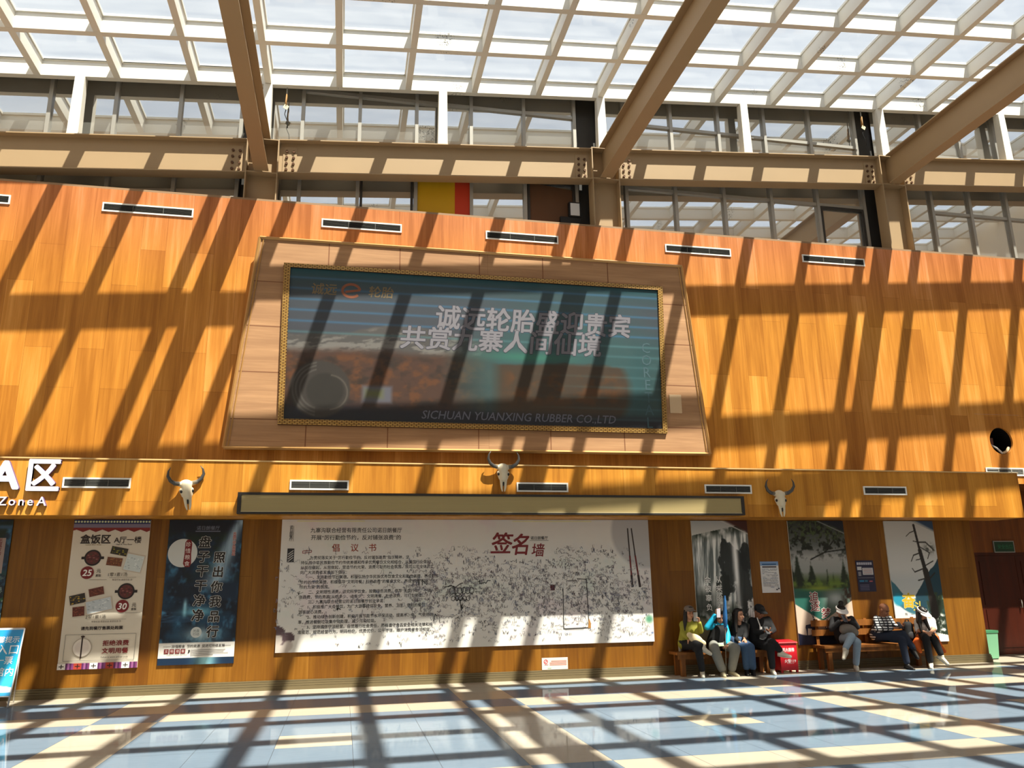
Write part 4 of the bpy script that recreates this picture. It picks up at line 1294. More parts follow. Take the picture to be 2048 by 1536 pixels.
A.mix(np.clip((A.v - 0.75 - 0.12 * A.u) * 30, 0, 1) * np.clip((0.30 - A.u) * 12, 0, 1), (150, 140, 116))
A.mix(np.clip(((A.u - 0.55) * 0.62 - (A.v) * 2.6) * 16, 0, 1), (66, 30, 22)); A.seg(0.53, 0.0, 1.0, 0.108, 0.016, (196, 192, 186))
p = Poster('waterfall_poster', 'grey waterfall poster behind the people on the left bench', 'poster', 6.485, 7.645, 0.445, 2.762, A, group='posters on the lower wall')
for i, ch in enumerate('从来没有'): p.text(ch, 0.135, 0.41, 0.475 + i * 0.072, (236, 236, 234), 0.02, outline=(32, 34, 34), ow=0.035)
for i, ch in enumerate('会被辜负'): p.text(ch, 0.135, 0.22, 0.475 + i * 0.072, (236, 236, 234), 0.02, outline=(32, 34, 34), ow=0.035)
p.done()

# ---- lake poster
A = right_art(1.93)
A.grad([(0, (46, 50, 44)), (0.2, (96, 100, 98)), (0.3, (168, 168, 166)), (0.42, (150, 154, 150)), (0.5, (70, 86, 50)), (0.6, (60, 80, 40)), (1, (40, 60, 60))])
A.mix(np.clip((0.34 - A.v) * 9, 0, 1) * np.clip((fbm(A.u * 16, A.y * 16, 61) - 0.46) * 7, 0, 1), (22, 26, 18))
A.mix(np.clip((0.22 - A.v) * 9, 0, 1) * np.clip((fbm(A.u * 30, A.y * 30, 63) - 0.5) * 7, 0, 1), (70, 84, 50))
for a, b, c, d in ((0.35, 0.32, 0.62, 0.26), (0.62, 0.26, 0.95, 0.24), (0.62, 0.26, 0.8, 0.16)): A.seg(a, b, c, d, 0.02, (24, 24, 20))
for u, v, h_, w_ in ((0.10, 0.25, 0.34, 0.16), (0.34, 0.32, 0.26, 0.14), (0.62, 0.36, 0.2, 0.05), (0.72, 0.40, 0.15, 0.05), (0.92, 0.30, 0.26, 0.12), (0.0, 0.36, 0.2, 0.12)):
    t_ = np.clip((A.v - v) / h_, 0, 1)
    A.mix(np.clip((t_ * w_ + 0.05 * (fbm(A.u * 20, A.y * 20, 7) - 0.5) - np.abs(A.u - u)) * 30, 0, 1) * (A.v > v) * (A.v < 0.58), (30, 40, 26))
A.mix(np.clip((A.v - 0.44) * 12, 0, 1) * np.clip((0.56 - A.v) * 25, 0, 1) * np.clip((fbm(A.u * 9, A.y * 9, 77) - 0.42) * 5, 0, 1), (104, 128, 50))
A.box(-.1, 1.1, 0.555, 0.80, (38, 92, 82), 0.02)
A.mix((A.v > 0.56) * (A.v < 0.78) * np.clip((A.u - 0.35) * 4, 0, 1), (84, 100, 90))
A.mix(np.exp(-((A.u - 0.72) / 0.15) ** 2) * np.exp(-((A.v - 0.64) / 0.05) ** 2), (176, 184, 184))
A.mix(np.exp(-((A.u - 0.45) / 0.28) ** 2) * np.exp(-((A.v - 0.555) / 0.02) ** 2), (132, 146, 52))
A.mix(np.clip((A.u - 0.8) * 8, 0, 1) * (A.v > 0.55) * (A.v < 0.78) * np.clip((fbm(A.u * 20, A.y * 14, 8) - 0.4) * 5, 0, 1), (56, 40, 30))
A.below(lambda u: 0.68 + 0.14 * np.clip(u / 0.45, 0, 1) - 0.16 * np.clip((u - 0.45) / 0.55, 0, 1), (206, 184, 166), 0.01)
A.mix(np.exp(-((A.u - 0.62) / 0.2) ** 2) * np.clip((A.v - 0.78) * 9, 0, 1) * (A.v < 0.93) * 0.6, (206, 170, 160))
A.below(lambda u: 0.895 + 0.03 * np.sin(u * 7 + 0.4), (26, 26, 48), 0.008)
A.mix(np.clip(((A.u - 0.55) * 0.6 - A.v * 2.6) * 16, 0, 1), (24, 28, 40)); A.seg(0.53, 0.0, 1.0, 0.105, 0.016, (130, 130, 128))
p = Poster('lake_poster', 'green lake poster with a deer silhouette behind the red extinguisher box', 'poster', 8.51, 9.725, 0.438, 2.762, A, group='posters on the lower wall')
for i, (ch, u, v) in enumerate((('追', 0.33, 0.625), ('逐', 0.34, 0.70), ('梦', 0.52, 0.755), ('想', 0.55, 0.84))): p.text(ch, 0.2, u, v, (120, 36, 44), 0.015, outline=(232, 226, 220), ow=0.04, shear=0.1)
deer = [(0.10, 0.865), (0.11, 0.845), (0.19, 0.838), (0.225, 0.815), (0.228, 0.80), (0.25, 0.795), (0.275, 0.807), (0.258, 0.815), (0.25, 0.84), (0.24, 0.865), (0.245, 0.93), (0.23, 0.93), (0.22, 0.885), (0.215, 0.93), (0.20, 0.93), (0.195, 0.875), (0.135, 0.872), (0.125, 0.93), (0.112, 0.93), (0.108, 0.88)]
p.poly([(0.02 + u * 1.15, v) for u, v in deer], (36, 32, 52)); p.line([(0.29, 0.795), (0.27, 0.765), (0.25, 0.755)], 0.012, (36, 32, 52)); p.line([(0.29, 0.795), (0.30, 0.765), (0.29, 0.75)], 0.012, (36, 32, 52))
p.text('旅', 0.06, 0.24, 0.90, (206, 196, 190)); p.text('行', 0.06, 0.30, 0.925, (206, 196, 190))
p.done()

# ---- dead tree poster
A = right_art(2.0)
A.grad([(0, (196, 196, 192)), (0.4, (204, 204, 202)), (0.5, (190, 196, 198)), (1, (214, 216, 212))])
A.below(lambda u: 0.50 + 0.12 * np.clip((0.55 - u) * -1 + 0.45, 0, 0.6) * 0 + 0.17 * np.clip(u / 0.3, 0, 1) * (u < 0.3) + (u >= 0.3) * (0.17 - 0.1 * (u - 0.3)) - 0.02 * fbm(u * 9, u * 0, 4), (58, 108, 124), 0.008)
A.below(lambda u: np.where(u < 0.45, 0.9, 0.62 - 0.55 * (u - 0.45)) + 0.03 * (fbm(u * 10, u * 0, 14) - 0.5), (30, 62, 76), 0.008)
A.mix((A.v > 0.6) * np.clip((A.u - 0.62) * 8, 0, 1) * np.clip((fbm(A.u * 14, A.y * 14, 4) - 0.4) * 5, 0, 1), (52, 70, 52))
A.mix((A.v > 0.62) * np.clip((A.u - 0.62) * 8, 0, 1) * np.clip((fbm(A.u * 24, A.y * 18, 24) - 0.58) * 7, 0, 1), (150, 164, 140))
A.below(lambda u: 0.66 + 0.18 * u + 0.05 * np.sin(u * 5), (222, 224, 222), 0.03)
A.mix((A.u > 0.66) * (A.v > 0.66) * (A.v < 0.93 + 0.1 * (A.u - 0.8)) * np.clip((fbm(A.u * 16, A.y * 16, 5) - 0.3) * 5, 0, 1), (40, 52, 40))
A.disc(0.10, 0.655, 0.10, (40, 140, 170), 0.05)
A.mix(np.clip(((A.u - 0.6) * 0.62 - A.v * 2.6) * 16, 0, 1), (52, 74, 100)); A.seg(0.58, 0.0, 1.0, 0.09, 0.012, (150, 154, 156))
TR = (40, 36, 34)
for a, b, c, d, w_ in ((0.60, 0.035, 0.66, 0.25, 0.03), (0.66, 0.25, 0.72, 0.42, 0.05), (0.72, 0.42, 0.78, 0.64, 0.075), (0.78, 0.64, 0.80, 0.78, 0.10), (0.62, 0.08, 0.5, 0.10, 0.01), (0.5, 0.10, 0.42, 0.13, 0.008), (0.64, 0.18, 0.55, 0.17, 0.01), (0.66, 0.27, 0.52, 0.29, 0.014), (0.52, 0.29, 0.46, 0.34, 0.01), (0.68, 0.32, 0.56, 0.33, 0.01), (0.7, 0.40, 0.5, 0.43, 0.014), (0.5, 0.43, 0.46, 0.40, 0.01),
                       (0.66, 0.18, 0.80, 0.18, 0.016), (0.80, 0.18, 0.95, 0.25, 0.014), (0.67, 0.22, 0.85, 0.27, 0.012), (0.85, 0.27, 0.80, 0.32, 0.01), (0.72, 0.38, 0.9, 0.34, 0.012), (0.75, 0.50, 0.9, 0.44, 0.016), (0.74, 0.48, 0.55, 0.50, 0.014)):
    A.seg(a, b, c, d, w_ * 1.5, TR)
A.mix(np.exp(-((A.u - 0.86) / 0.09) ** 2) * np.exp(-((A.v - 0.235) / 0.035) ** 2) * np.clip((fbm(A.u * 30, A.y * 30, 3) - 0.35) * 6, 0, 1), (38, 40, 36))
p = Poster('tree_poster', 'poster of a dead tree before blue hills at the right end of the wall', 'poster', 10.64, 11.765, 0.42, 2.762, A, group='posters on the lower wall')
p.text('奋', 0.30, 0.30, 0.665, (196, 164, 44), 0.03, outline=(222, 216, 170), ow=0.02, shear=0.1); p.text('斗', 0.24, 0.47, 0.72, (196, 176, 70), 0.02, shear=0.1)
for k, st_ in enumerate(('所有收', '一分耕')):
    for i, ch in enumerate(st_): p.text(ch, 0.06, 0.22 + k * 0.12, 0.775 + i * 0.042, (92, 88, 84), 0.01)
p.done()

# ---- paper notices
p = Poster('paper_notice', 'small white notice with a blue heading left of the lake poster', 'notice', 7.858, 8.240, 1.405, 1.988, th=0.004, edge=mat('paper', (222, 222, 222), 0.6))
p.rect(0, 1, 0, 0.13, (126, 156, 196)); p.rect(0.10, 0.88, 0.07, 0.11, (40, 84, 130)); p.rect(0.1, 0.88, 0.15, 0.20, (92, 84, 92))
rng = random.Random(3)
for k in range(17):
    v = 0.24 + k * 0.036
    u = 0.08
    while u < 0.86:
        w_ = rng.uniform(0.04, 0.2)
        if rng.random() < 0.75: p.rect(u, min(u + w_, 0.92), v, v + 0.013, (140, 140, 146) if k % 4 else (110, 130, 160))
        u += w_ + 0.02
for a, b in ((0.86, 0.87), (0.76, 0.90)): p.rect(a, a + 0.08, b - 0.02, b + 0.02, (50, 52, 60))
p.done()
p = Poster('paper_notice', 'small navy notice with white bubbles between the lake and dead tree posters', 'notice', 9.915, 10.305, 1.392, 1.990, th=0.004, edge=mat('navy paper', (34, 32, 58), 0.6))
for k in range(7): p.rect(0.05 + k * 0.125, 0.155 + k * 0.125, 0.06, 0.14, (176, 174, 186))
p.rect(0.05, 0.30, 0.20, 0.31, (196, 196, 200)); p.rect(0.34, 0.93, 0.24, 0.46, (206, 204, 206))
for k in range(5): p.rect(0.38, 0.88, 0.265 + k * 0.038, 0.278 + k * 0.038, [(120, 84, 96), (156, 72, 72)][k % 2])
p.rect(0.08, 0.24, 0.36, 0.50, (130, 128, 136)); p.rect(0.05, 0.92, 0.555, 0.565, (140, 140, 150))
p.rect(0.10, 0.36, 0.63, 0.69, (40, 110, 150)); p.rect(0.40, 0.56, 0.63, 0.69, (50, 96, 120)); p.rect(0.66, 0.84, 0.65, 0.69, (170, 90, 100))
for k in range(4): p.rect(0.10, 0.62, 0.78 + k * 0.05, 0.793 + k * 0.05, (120, 120, 150))
p.done()
p = Poster('paper_notice', 'small faded red and white notice low on the wall under the signature banner', 'notice', 3.500, 3.973, 0.162, 0.362, th=0.003, edge=mat('faded paper', (214, 206, 204), 0.5))
ellipse_ring(p, 0.15, 0.32, 0.032, 0.012, (206, 84, 92), 20); p.line([(0.09, 0.42), (0.21, 0.22)], 0.01, (206, 84, 92))
for k in range(3): p.rect(0.30 if k else 0.36, 0.95, 0.24 + k * 0.15, 0.33 + k * 0.15, (222, 148, 136))
p.rect(0.1, 0.24, 0.55, 0.6, (214, 140, 140)); p.rect(0.22, 0.36, 0.82, 0.9, (170, 196, 176))
p.done()

# ------------------------------------------------------------------ benches
bw = wood_mat('bench wood', (112, 66, 26), (146, 92, 42), (172, 116, 60), plank=5, length=9, rough=0.5)


def bench(name, label, x0, x1, yb, yf, zs, back=False):
    t = thing(name, label, 'bench', ((x0 + x1) / 2, (yb + yf) / 2, 0))
    n_ = 4
    dy = (yb - yf) / n_
    for i in range(n_):
        f = MB(); f.box(x0, x1, yf + i * dy + 0.004, yf + (i + 1) * dy - 0.004, zs - 0.045, zs); f.build('seat_plank', bw, t)
    f = MB(); f.box(x0 + 0.03, x1 - 0.03, yf + 0.03, yf + 0.06, zs - 0.12, zs - 0.046); f.build('apron', bw, t)
    for x in (x0 + 0.12, x1 - 0.12):
        for y in (yf + 0.07, yb - 0.05):
            f = MB(); f.box(x - 0.04, x + 0.04, y - 0.035, y + 0.035, 0, zs - 0.046); f.build('leg', bw, t)
    if back:
        for z in (zs + 0.16, zs + 0.33):
            f = MB(); f.box(x0, x1, yb - 0.05, yb - 0.02, z, z + 0.11); f.build('back_rail', bw, t)
        for x in (x0 + 0.12, (x0 + x1) / 2, x1 - 0.12):
            f = MB(); f.box(x - 0.03, x + 0.03, yb - 0.02, yb, zs - 0.2, zs + 0.46); f.build('back_post', bw, t)
    return t


B1Z = 0.41
bench('bench', 'wooden bench under the grey waterfall poster with four people on it', W(1357, 1310, -.5).x, W(1553, 1310, -.5).x, -0.06, -0.45, B1Z)
B2Z = 0.44
bench('bench', 'wooden bench with a backrest between the lake and dead tree posters', W(1652, 1300, -.5).x, W(1872, 1290, -.5).x, -0.06, -0.47, B2Z, True)

# ------------------------------------------------------------------ people
SKIN = mat('skin', (204, 150, 120), 0.5)
SKIN2 = mat('tanned skin', (156, 104, 78), 0.5)
HAIR = mat('dark hair', (30, 24, 22), 0.45, noise=0.2, nscale=60, nstretch=(1, 1, 0.1))
EYE = mat('eye', (24, 18, 16), 0.2)
LIP = mat('lips', (164, 88, 80), 0.5)
BLK = mat('black cloth', (24, 24, 27), 0.85, noise=0.15, nscale=30)
DKN = mat('dark navy denim', (34, 42, 60), 0.85, noise=0.12, nscale=40)
OLIVE = mat('olive jacket', (150, 146, 52), 0.75, noise=0.12, nscale=12)
CYAN = mat('cyan jacket', (20, 164, 206), 0.6, noise=0.08, nscale=14)
GREY = mat('grey trousers', (128, 128, 122), 0.85, noise=0.12, nscale=20)
JEAN = mat('blue jeans', (62, 88, 122), 0.85, noise=0.14, nscale=30)
LJEAN = mat('light blue jeans', (150, 170, 188), 0.85, noise=0.12, nscale=30)
WHITE = mat('white cloth', (232, 228, 226), 0.8)
SHOE_W = mat('white shoe', (214, 206, 188), 0.6)
SHOE_B = mat('black shoe', (22, 20, 20), 0.5)
SOLE = mat('shoe sole', (196, 190, 176), 0.7)
SCREEN = mat('phone', (34, 34, 40), 0.25)
CREAM = mat('cream bag', (228, 206, 164), 0.75)
CAPM = mat('grey cap', (122, 110, 100), 0.8)

plaid = bpy.data.materials.new('black and white plaid'); plaid.use_nodes = True
n = plaid.node_tree; b = n.nodes['Principled BSDF']; b.inputs['Roughness'].default_value = 0.85
tc = n.nodes.new('ShaderNodeTexCoord'); br = n.nodes.new('ShaderNodeTexBrick'); mp = n.nodes.new('ShaderNodeMapping'); mp.inputs['Rotation'].default_value = (PI / 2, 0, 0)
br.inputs['Scale'].default_value = 1; br.inputs['Brick Width'].default_value = 0.075; br.inputs['Row Height'].default_value = 0.045; br.inputs['Mortar Size'].default_value = 0.011; br.offset = 0.0
br.inputs['Color1'].default_value = (*s2l((226, 226, 226)), 1); br.inputs['Color2'].default_value = (*s2l((206, 208, 212)), 1); br.inputs['Mortar'].default_value = (*s2l((26, 28, 36)), 1)
n.links.new(tc.outputs['Object'], mp.inputs[0]); n.links.new(mp.outputs[0], br.inputs['Vector']); n.links.new(br.outputs['Color'], b.inputs['Base Color'])


def J(px, py, y, z=None):
    p_ = W(px, py, y)
    if z is not None: p_.z = z
    return p_


def frame_from(fwd, up):
    f = fwd.normalized()
    r = f.cross(up).normalized()
    u = r.cross(f)
    return Matrix((r, f, u)).transposed()            # columns: right, forward, up


def hand(mb, wr, d, pn, L=0.17, curl=0.5, thumb=1):
    """A hand from wrist wr along d with palm normal pn; fingers curl towards pn."""
    d = d.normalized(); pn = (pn - d * pn.dot(d)).normalized(); s = d.cross(pn)
    k = L / 0.18
    for q in (-0.026, -0.009, 0.009, 0.026):
        mb.capsule(wr, wr + d * 0.085 * k + s * q * k, 0.018 * k, 0.014 * k, 8)
    for i, (q, ln) in enumerate(((-0.030, 0.066), (-0.010, 0.082), (0.010, 0.086), (0.030, 0.076))):
        a = wr + d * 0.088 * k + s * q * k
        dd = d
        for j, f_ in enumerate((0.45, 0.32, 0.23)):
            dd = (dd * math.cos(curl * 0.8) + pn * math.sin(curl * 0.8)).normalized() if curl else dd
            e = a + (dd + s * q * 1.5).normalized() * ln * f_ * k
            mb.capsule(a, e, 0.0088 * k * (1 - 0.08 * j), 0.0082 * k * (1 - 0.08 * j), 8)
            a = e
            pn2 = pn
    a = wr + d * 0.03 * k + s * thumb * 0.03 * k
    e = a + (d * 0.6 + s * thumb * 0.75 + pn * 0.3).normalized() * 0.042 * k
    mb.capsule(a, e, 0.013 * k, 0.0105 * k, 8)
    mb.capsule(e, e + (d * 0.9 + s * thumb * 0.2 + pn * 0.4).normalized() * 0.032 * k, 0.0105 * k, 0.0085 * k, 8)


def person(label, j, face, hs=1.0, skin=SKIN, top=BLK, trou=BLK, shoe=SHOE_W, shoe2=None, hair='long', cap=None, loose=1.0, leg=1.0, sleeve=True, up=Vector((0, 0, 1)), hands=None, vest=None, bulk=1.0):
    """j: joints in world space. face: where the head looks. hands: {'L': (dir, palm, curl), 'R': ...}."""
    hips = j['pelvis']
    t = thing('person', label, 'person', (hips.x, hips.y, 0), 'people resting on the benches')
    H = frame_from(face, up)
    hc = j['head']
    h = lambda x, y, z: hc + H @ Vector((x, y, z)) * hs
    ls, rs = j['shL'], j['shR']
    chest = (ls + rs) / 2 + Vector((0, 0, -0.10))
    neck = (ls + rs) / 2 + Vector((0, 0, 0.03))
    hl, hr_ = hips + Vector((-0.085, 0, 0.02)), hips + Vector((0.085, 0, 0.02))
    b = MB()
    # head
    b.ell(h(0, -0.015, 0.035), Vector((0.074, 0.092, 0.080)) * hs, H)
    b.ell(h(0, 0.022, -0.035), Vector((0.058, 0.064, 0.078)) * hs, H)
    b.ell(h(0, 0.045, -0.092), Vector((0.028, 0.026, 0.022)) * hs, H)
    b.capsule(h(0, 0.084, 0.0), h(0, 0.102, -0.034), 0.010 * hs, 0.015 * hs, 8)
    b.ell(h(0, 0.078, -0.066), Vector((0.024, 0.012, 0.009)) * hs, H)
    for s in (-1, 1):
        b.ell(h(s * 0.074, -0.01, -0.015), Vector((0.010, 0.022, 0.034)) * hs, H)
        b.capsule(h(s * 0.012, 0.076, 0.024), h(s * 0.05, 0.062, 0.026), 0.012 * hs, 0.010 * hs, 8)
        b.ell(h(s * 0.036, 0.062, -0.03), Vector((0.024, 0.02, 0.024)) * hs, H)
    b.capsule(neck + Vector((0, 0.0, -0.06)), h(0, -0.02, -0.06), 0.055, 0.050)
    # trunk and limbs under the clothes, so that the body is one skin
    b.capsule(hips + Vector((0, 0, 0.05)), chest, 0.085, 0.08)
    b.capsule(ls, rs, 0.05, 0.05)
    for s, sh, el, wr in (('L', ls, j['elL'], j['wrL']), ('R', rs, j['elR'], j['wrR'])):
        b.capsule(sh, el, 0.044, 0.036); b.capsule(el, wr, 0.037, 0.024)
        d, pn, cu = (hands or {}).get(s, (wr - el, Vector((0, 1, -0.3)), 0.5))
        hand(b, wr, Vector(d), Vector(pn), 0.172 * hs, cu, 1 if s == 'L' else -1)
    for hp, kn, an in ((hl, j['knL'], j['anL']), (hr_, j['knR'], j['anR'])):
        b.capsule(hp, kn, 0.07, 0.05); b.capsule(kn, an, 0.05, 0.034)
    b.organic('body', skin, t, voxel=0.0065, smooth=3)
    for s in (-1, 1):
        e = MB(); e.ell(h(s * 0.033, 0.078, 0.005), Vector((0.013, 0.007, 0.006)) * hs, H); e.build('eye', EYE, t, smooth=True)
        e = MB(); e.capsule(h(s * 0.018, 0.086, 0.026), h(s * 0.05, 0.072, 0.028), 0.0045 * hs, 0.003 * hs, 6); e.build('eyebrow', HAIR, t, smooth=True)
    e = MB(); e.ell(h(0, 0.088, -0.066), Vector((0.02, 0.006, 0.0065)) * hs, H); e.build('mouth', LIP, t, smooth=True)
    # top
    c = MB()
    w_ = 0.5 * (rs - ls).length
    ax = (rs - ls).normalized()
    k = loose * bulk
    for q in (-0.45, 0, 0.45):
        c.capsule(hips + ax * q * 0.20 + Vector((0, 0, 0.05)), chest + ax * q * w_ * 1.15, 0.116 * k, 0.110 * k)
    c.capsule(ls + Vector((0, 0, -0.02)), rs + Vector((0, 0, -0.02)), 0.068 * k, 0.068 * k)
    c.capsule(neck + Vector((0, 0, -0.05)), neck + Vector((0, 0.0, 0.015)), 0.075, 0.064)
    for sh, el, wr in ((ls, j['elL'], j['wrL']), (rs, j['elR'], j['wrR'])):
        c.capsule(sh, el, 0.060 * k, 0.051 * k)
        if sleeve:
            we = wr.lerp(el, 0.08)
            c.capsule(el, we, 0.052 * k, 0.040 * k)
        else:
            pass
    c.organic('jacket' if sleeve else 'shirt', top, t, voxel=0.012, smooth=4)
    if vest is not None:
        c = MB()
        for q in (-0.4, 0, 0.4):
            c.capsule(hips + ax * q * 0.26 + Vector((0, -0.02, 0.03)), chest + ax * q * w_ * 1.0 + Vector((0, -0.015, 0)), 0.132 * k, 0.124 * k)
        c.organic('vest', vest, t, voxel=0.012, smooth=4)
    # trousers
    c = MB()
    c.capsule(hl + Vector((0.01, 0, 0.05)), hr_ + Vector((-0.01, 0, 0.05)), 0.125, 0.125)
    for hp, kn, an in ((hl, j['knL'], j['anL']), (hr_, j['knR'], j['anR'])):
        c.capsule(hp, kn, 0.098, 0.072 * leg)
        c.capsule(kn, an + (kn - an).normalized() * 0.05, 0.074 * leg, 0.058 * leg)
    c.organic('trousers', trou, t, voxel=0.012, smooth=4)
    # shoes
    for an, toe, sm in ((j['anL'], j['toL'], shoe), (j['anR'], j['toR'], shoe2 or shoe)):
        d = (toe - an); d = d.normalized() * min(0.235, max(0.2, d.length))
        dn = Vector((0, 0, -1)); dn = (dn - d.normalized() * dn.dot(d.normalized()))
        dn = dn.normalized() if dn.length > 0.2 else Vector((0, 0, -1))
        heel = an - d * 0.18 + dn * 0.045
        tip = an + d * 0.78 + dn * 0.05
        c = MB()
        c.capsule(heel, an + d * 0.15 + dn * 0.035, 0.036, 0.042); c.capsule(an + d * 0.1 + dn * 0.03, tip, 0.042, 0.030)
        c.capsule(an, an + dn * 0.03, 0.042, 0.046)
        sh_ = c.organic('shoe', sm, t, voxel=0.009, smooth=3)
        c = MB(); c.tube([heel + dn * 0.031 - d * 0.12, heel + dn * 0.031 + d * 0.3, tip + dn * 0.022], [0.034, 0.040, 0.030], 12, flat=0.30)
        c.build('sole', SOLE if sm is not SHOE_B else BLK, sh_, smooth=True)
    # hair and headgear
    if hair in ('long', 'bun', 'short', 'front'):
        c = MB()
        c.ell(h(0, -0.028, 0.045), Vector((0.083, 0.093, 0.086)) * hs, H)
        c.ell(h(0, 0.045, 0.098), Vector((0.055, 0.035, 0.022)) * hs, H)
        if hair in ('long', 'front'):
            for s in (-1, 1):
                dwn = Vector((0, 0, -1))
                a0 = h(s * 0.066, -0.02, 0.02)
                a1 = a0 + dwn * 0.17 + H @ Vector((s * 0.02, -0.01, 0)) * hs
                fr = H @ Vector((s * 0.035, 0.05 if hair == 'front' else 0.03, 0)) * hs
                c.capsule(a0, a1, 0.038, 0.040); c.capsule(a1, a1 + dwn * 0.15 + fr, 0.040, 0.022)
            c.capsule(h(0, -0.085, 0.02), h(0, -0.09, -0.02) + Vector((0, 0, -0.2)), 0.06, 0.055)
        if hair == 'bun':
            c.ell(h(-0.01, -0.06, 0.15), Vector((0.05, 0.05, 0.045)) * hs, H)
        c.organic('hair', HAIR, t, voxel=0.009, smooth=3)
    if cap is not None:
        cm, kind = cap
        c = MB()
        if kind == 'cap':
            c.ell(h(0, -0.012, 0.066), Vector((0.090, 0.104, 0.068)) * hs, H)
        else:
            for i in range(14):
                a = 2 * PI * i / 14
                a2 = 2 * PI * (i + 1) / 14
                for zz in (0.046, 0.060, 0.073):
                    k_ = 1.0
                    c.capsule(h(0.087 * k_ * math.cos(a), -0.014 + 0.100 * k_ * math.sin(a), zz), h(0.087 * k_ * math.cos(a2), -0.014 + 0.100 * k_ * math.sin(a2), zz), 0.013 * hs, 0.013 * hs, 8)
        hat = c.organic('cap' if kind == 'cap' else 'visor', cm, t, voxel=0.009, smooth=3)
        c = MB()
        n_ = 9
        up_, dn_ = [], []
        for i in range(n_):
            a = PI * (0.08 + 0.84 * i / (n_ - 1))
            up_.append((0.092 * math.cos(a), 0.092 * math.sin(a)))
            dn_.append((0.112 * math.cos(a) * 1.04, 0.092 * math.sin(a) + (0.085 if kind == 'cap' else 0.105) * math.sin(a) ** 0.8))
        vs = []
        for lay in (0.0, 0.006):
            vs += [h(x, y - 0.01, 0.054 + lay) for x, y in up_] + [h(x, y - 0.01, 0.030 + lay + 0.018 * (1 - abs(x) / 0.12)) for x, y in dn_]
        fs = []
        for i in range(n_ - 1):
            fs.append((i, i + 1, n_ + i + 1, n_ + i)); o2 = 2 * n_
            fs.append((o2 + i, o2 + n_ + i, o2 + n_ + i + 1, o2 + i + 1))
            fs.append((n_ + i, n_ + i + 1, o2 + n_ + i + 1, o2 + n_ + i))
        c.add(vs, fs); c.build('brim', cm, hat, smooth=True)
    return t


def phone(label, c, nrm, up=Vector((0, 0, 1)), m_=SCREEN, group='phones held by the seated people'):
    F = frame_from(Vector(nrm), up)
    f = MB()
    P_ = lambda x, y, z: c + F @ Vector((x, y, z))
    f.hexa([P_(-0.037, -0.005, -0.077), P_(0.037, -0.005, -0.077), P_(0.037, 0.005, -0.077), P_(-0.037, 0.005, -0.077), P_(-0.037, -0.005, 0.077), P_(0.037, -0.005, 0.077), P_(0.037, 0.005, 0.077), P_(-0.037, 0.005, 0.077)])
    return tag(f.build('phone', m_, None, c), label, 'phone', group)


V = Vector
# 1: olive jacket, taking a picture with a phone
j = dict(head=J(1378.5, 1225.5, -.36), shL=J(1365.5, 1248, -.30), shR=J(1393, 1247, -.32), elL=J(1366, 1267, -.36), wrL=J(1376, 1277, -.50), elR=J(1401.5, 1262, -.42), wrR=J(1398.5, 1245, -.52),
         pelvis=J(1378, 1290, -.28, B1Z + .09), knL=J(1391, 1288, -.62), anL=J(1407, 1293.5, -.68), toL=J(1419, 1300, -.72), knR=J(1397, 1298, -.66, B1Z + .06), anR=J(1404.5, 1340, -.55, 0.09), toR=J(1406.5, 1344, -.78, 0.06))
person('person in an olive jacket and cap holding up a phone, first on the left bench', j, V((0.15, -1, -0.08)), 0.98, SKIN, OLIVE, BLK, SHOE_W, hair='long', cap=(CAPM, 'cap'), hands={'L': (V((0.2, -0.2, -1)), V((0, 1, 0)), 0.25), 'R': (V((-0.45, -0.3, 1)), V((-0.6, -0.5, 0)), 0.8)})
phone('silver phone held up by the person in the olive jacket', J(1391, 1233.5, -.58), V((0.2, 1, 0.1)), m_=mat('silver phone', (150, 146, 140), 0.3))
f = MB(); c0 = J(1392, 1279, -.58)
f.ell(c0, (0.15, 0.07, 0.085), Matrix.Rotation(0.5, 3, 'Y')); f.capsule(c0 + V((-0.12, 0, 0.08)), c0 + V((0.13, 0, -0.07)), 0.05, 0.055)
bg = f.organic('shoulder_bag', CREAM, None, voxel=0.012, smooth=4, loc=c0)
tag(bg, 'cream bag on the lap of the person in the olive jacket', 'bag')

# 2: cyan jacket, arm raised, furled flag
j = dict(head=J(1438, 1235, -.34), shL=J(1426, 1251, -.32), shR=J(1449.5, 1251, -.32), elL=J(1414, 1254.5, -.44), wrL=J(1431, 1229, -.50), elR=J(1456, 1272, -.44), wrR=J(1454.5, 1288, -.54),
         pelvis=J(1437, 1292, -.27, B1Z + .09), knL=J(1428, 1296, -.66, B1Z + .07), anL=J(1445, 1338, -.58, 0.09), toL=J(1450, 1342, -.80, 0.06), knR=J(1470.5, 1299, -.70, B1Z + .06), anR=J(1463, 1338, -.58, 0.09), toR=J(1475, 1340, -.70, 0.06))
person('person in a cyan jacket and dark vest holding a furled flag on a pole', j, V((0.1, -1, -0.25)), 0.98, SKIN, CYAN, GREY, mat('striped shoe', (170, 160, 130), 0.7, noise=0.4, nscale=40), hair='front', leg=1.28, vest=BLK, hands={'L': (V((0.25, -0.2, 1)), V((0.6, -0.6, 0)), 0.8), 'R': (V((-0.3, -0.6, -0.5)), V((-0.8, -0.2, 0)), 1.3)})
phone('white phone raised before the face of the person in cyan', J(1437, 1226, -.58), V((-0.1, 1, 0.1)), m_=mat('pale phone', (196, 190, 200), 0.3))
f0, f1 = J(1451.2, 1337, -.62, 0.03), J(1449.6, 1191, -.60)
t = thing('flag', 'furled blue flag on a thin pole before the cyan jacket', 'flag', f0)
f = MB(); f.tube([f0, f1], 0.006, 8); f.build('pole', mat('flag pole', (150, 146, 136), 0.4, 0.4), t, smooth=True)
f = MB()
ax = (f1 - f0).normalized()
L_ = (f1 - f0).length
pt = lambda q: f0 + ax * L_ * q
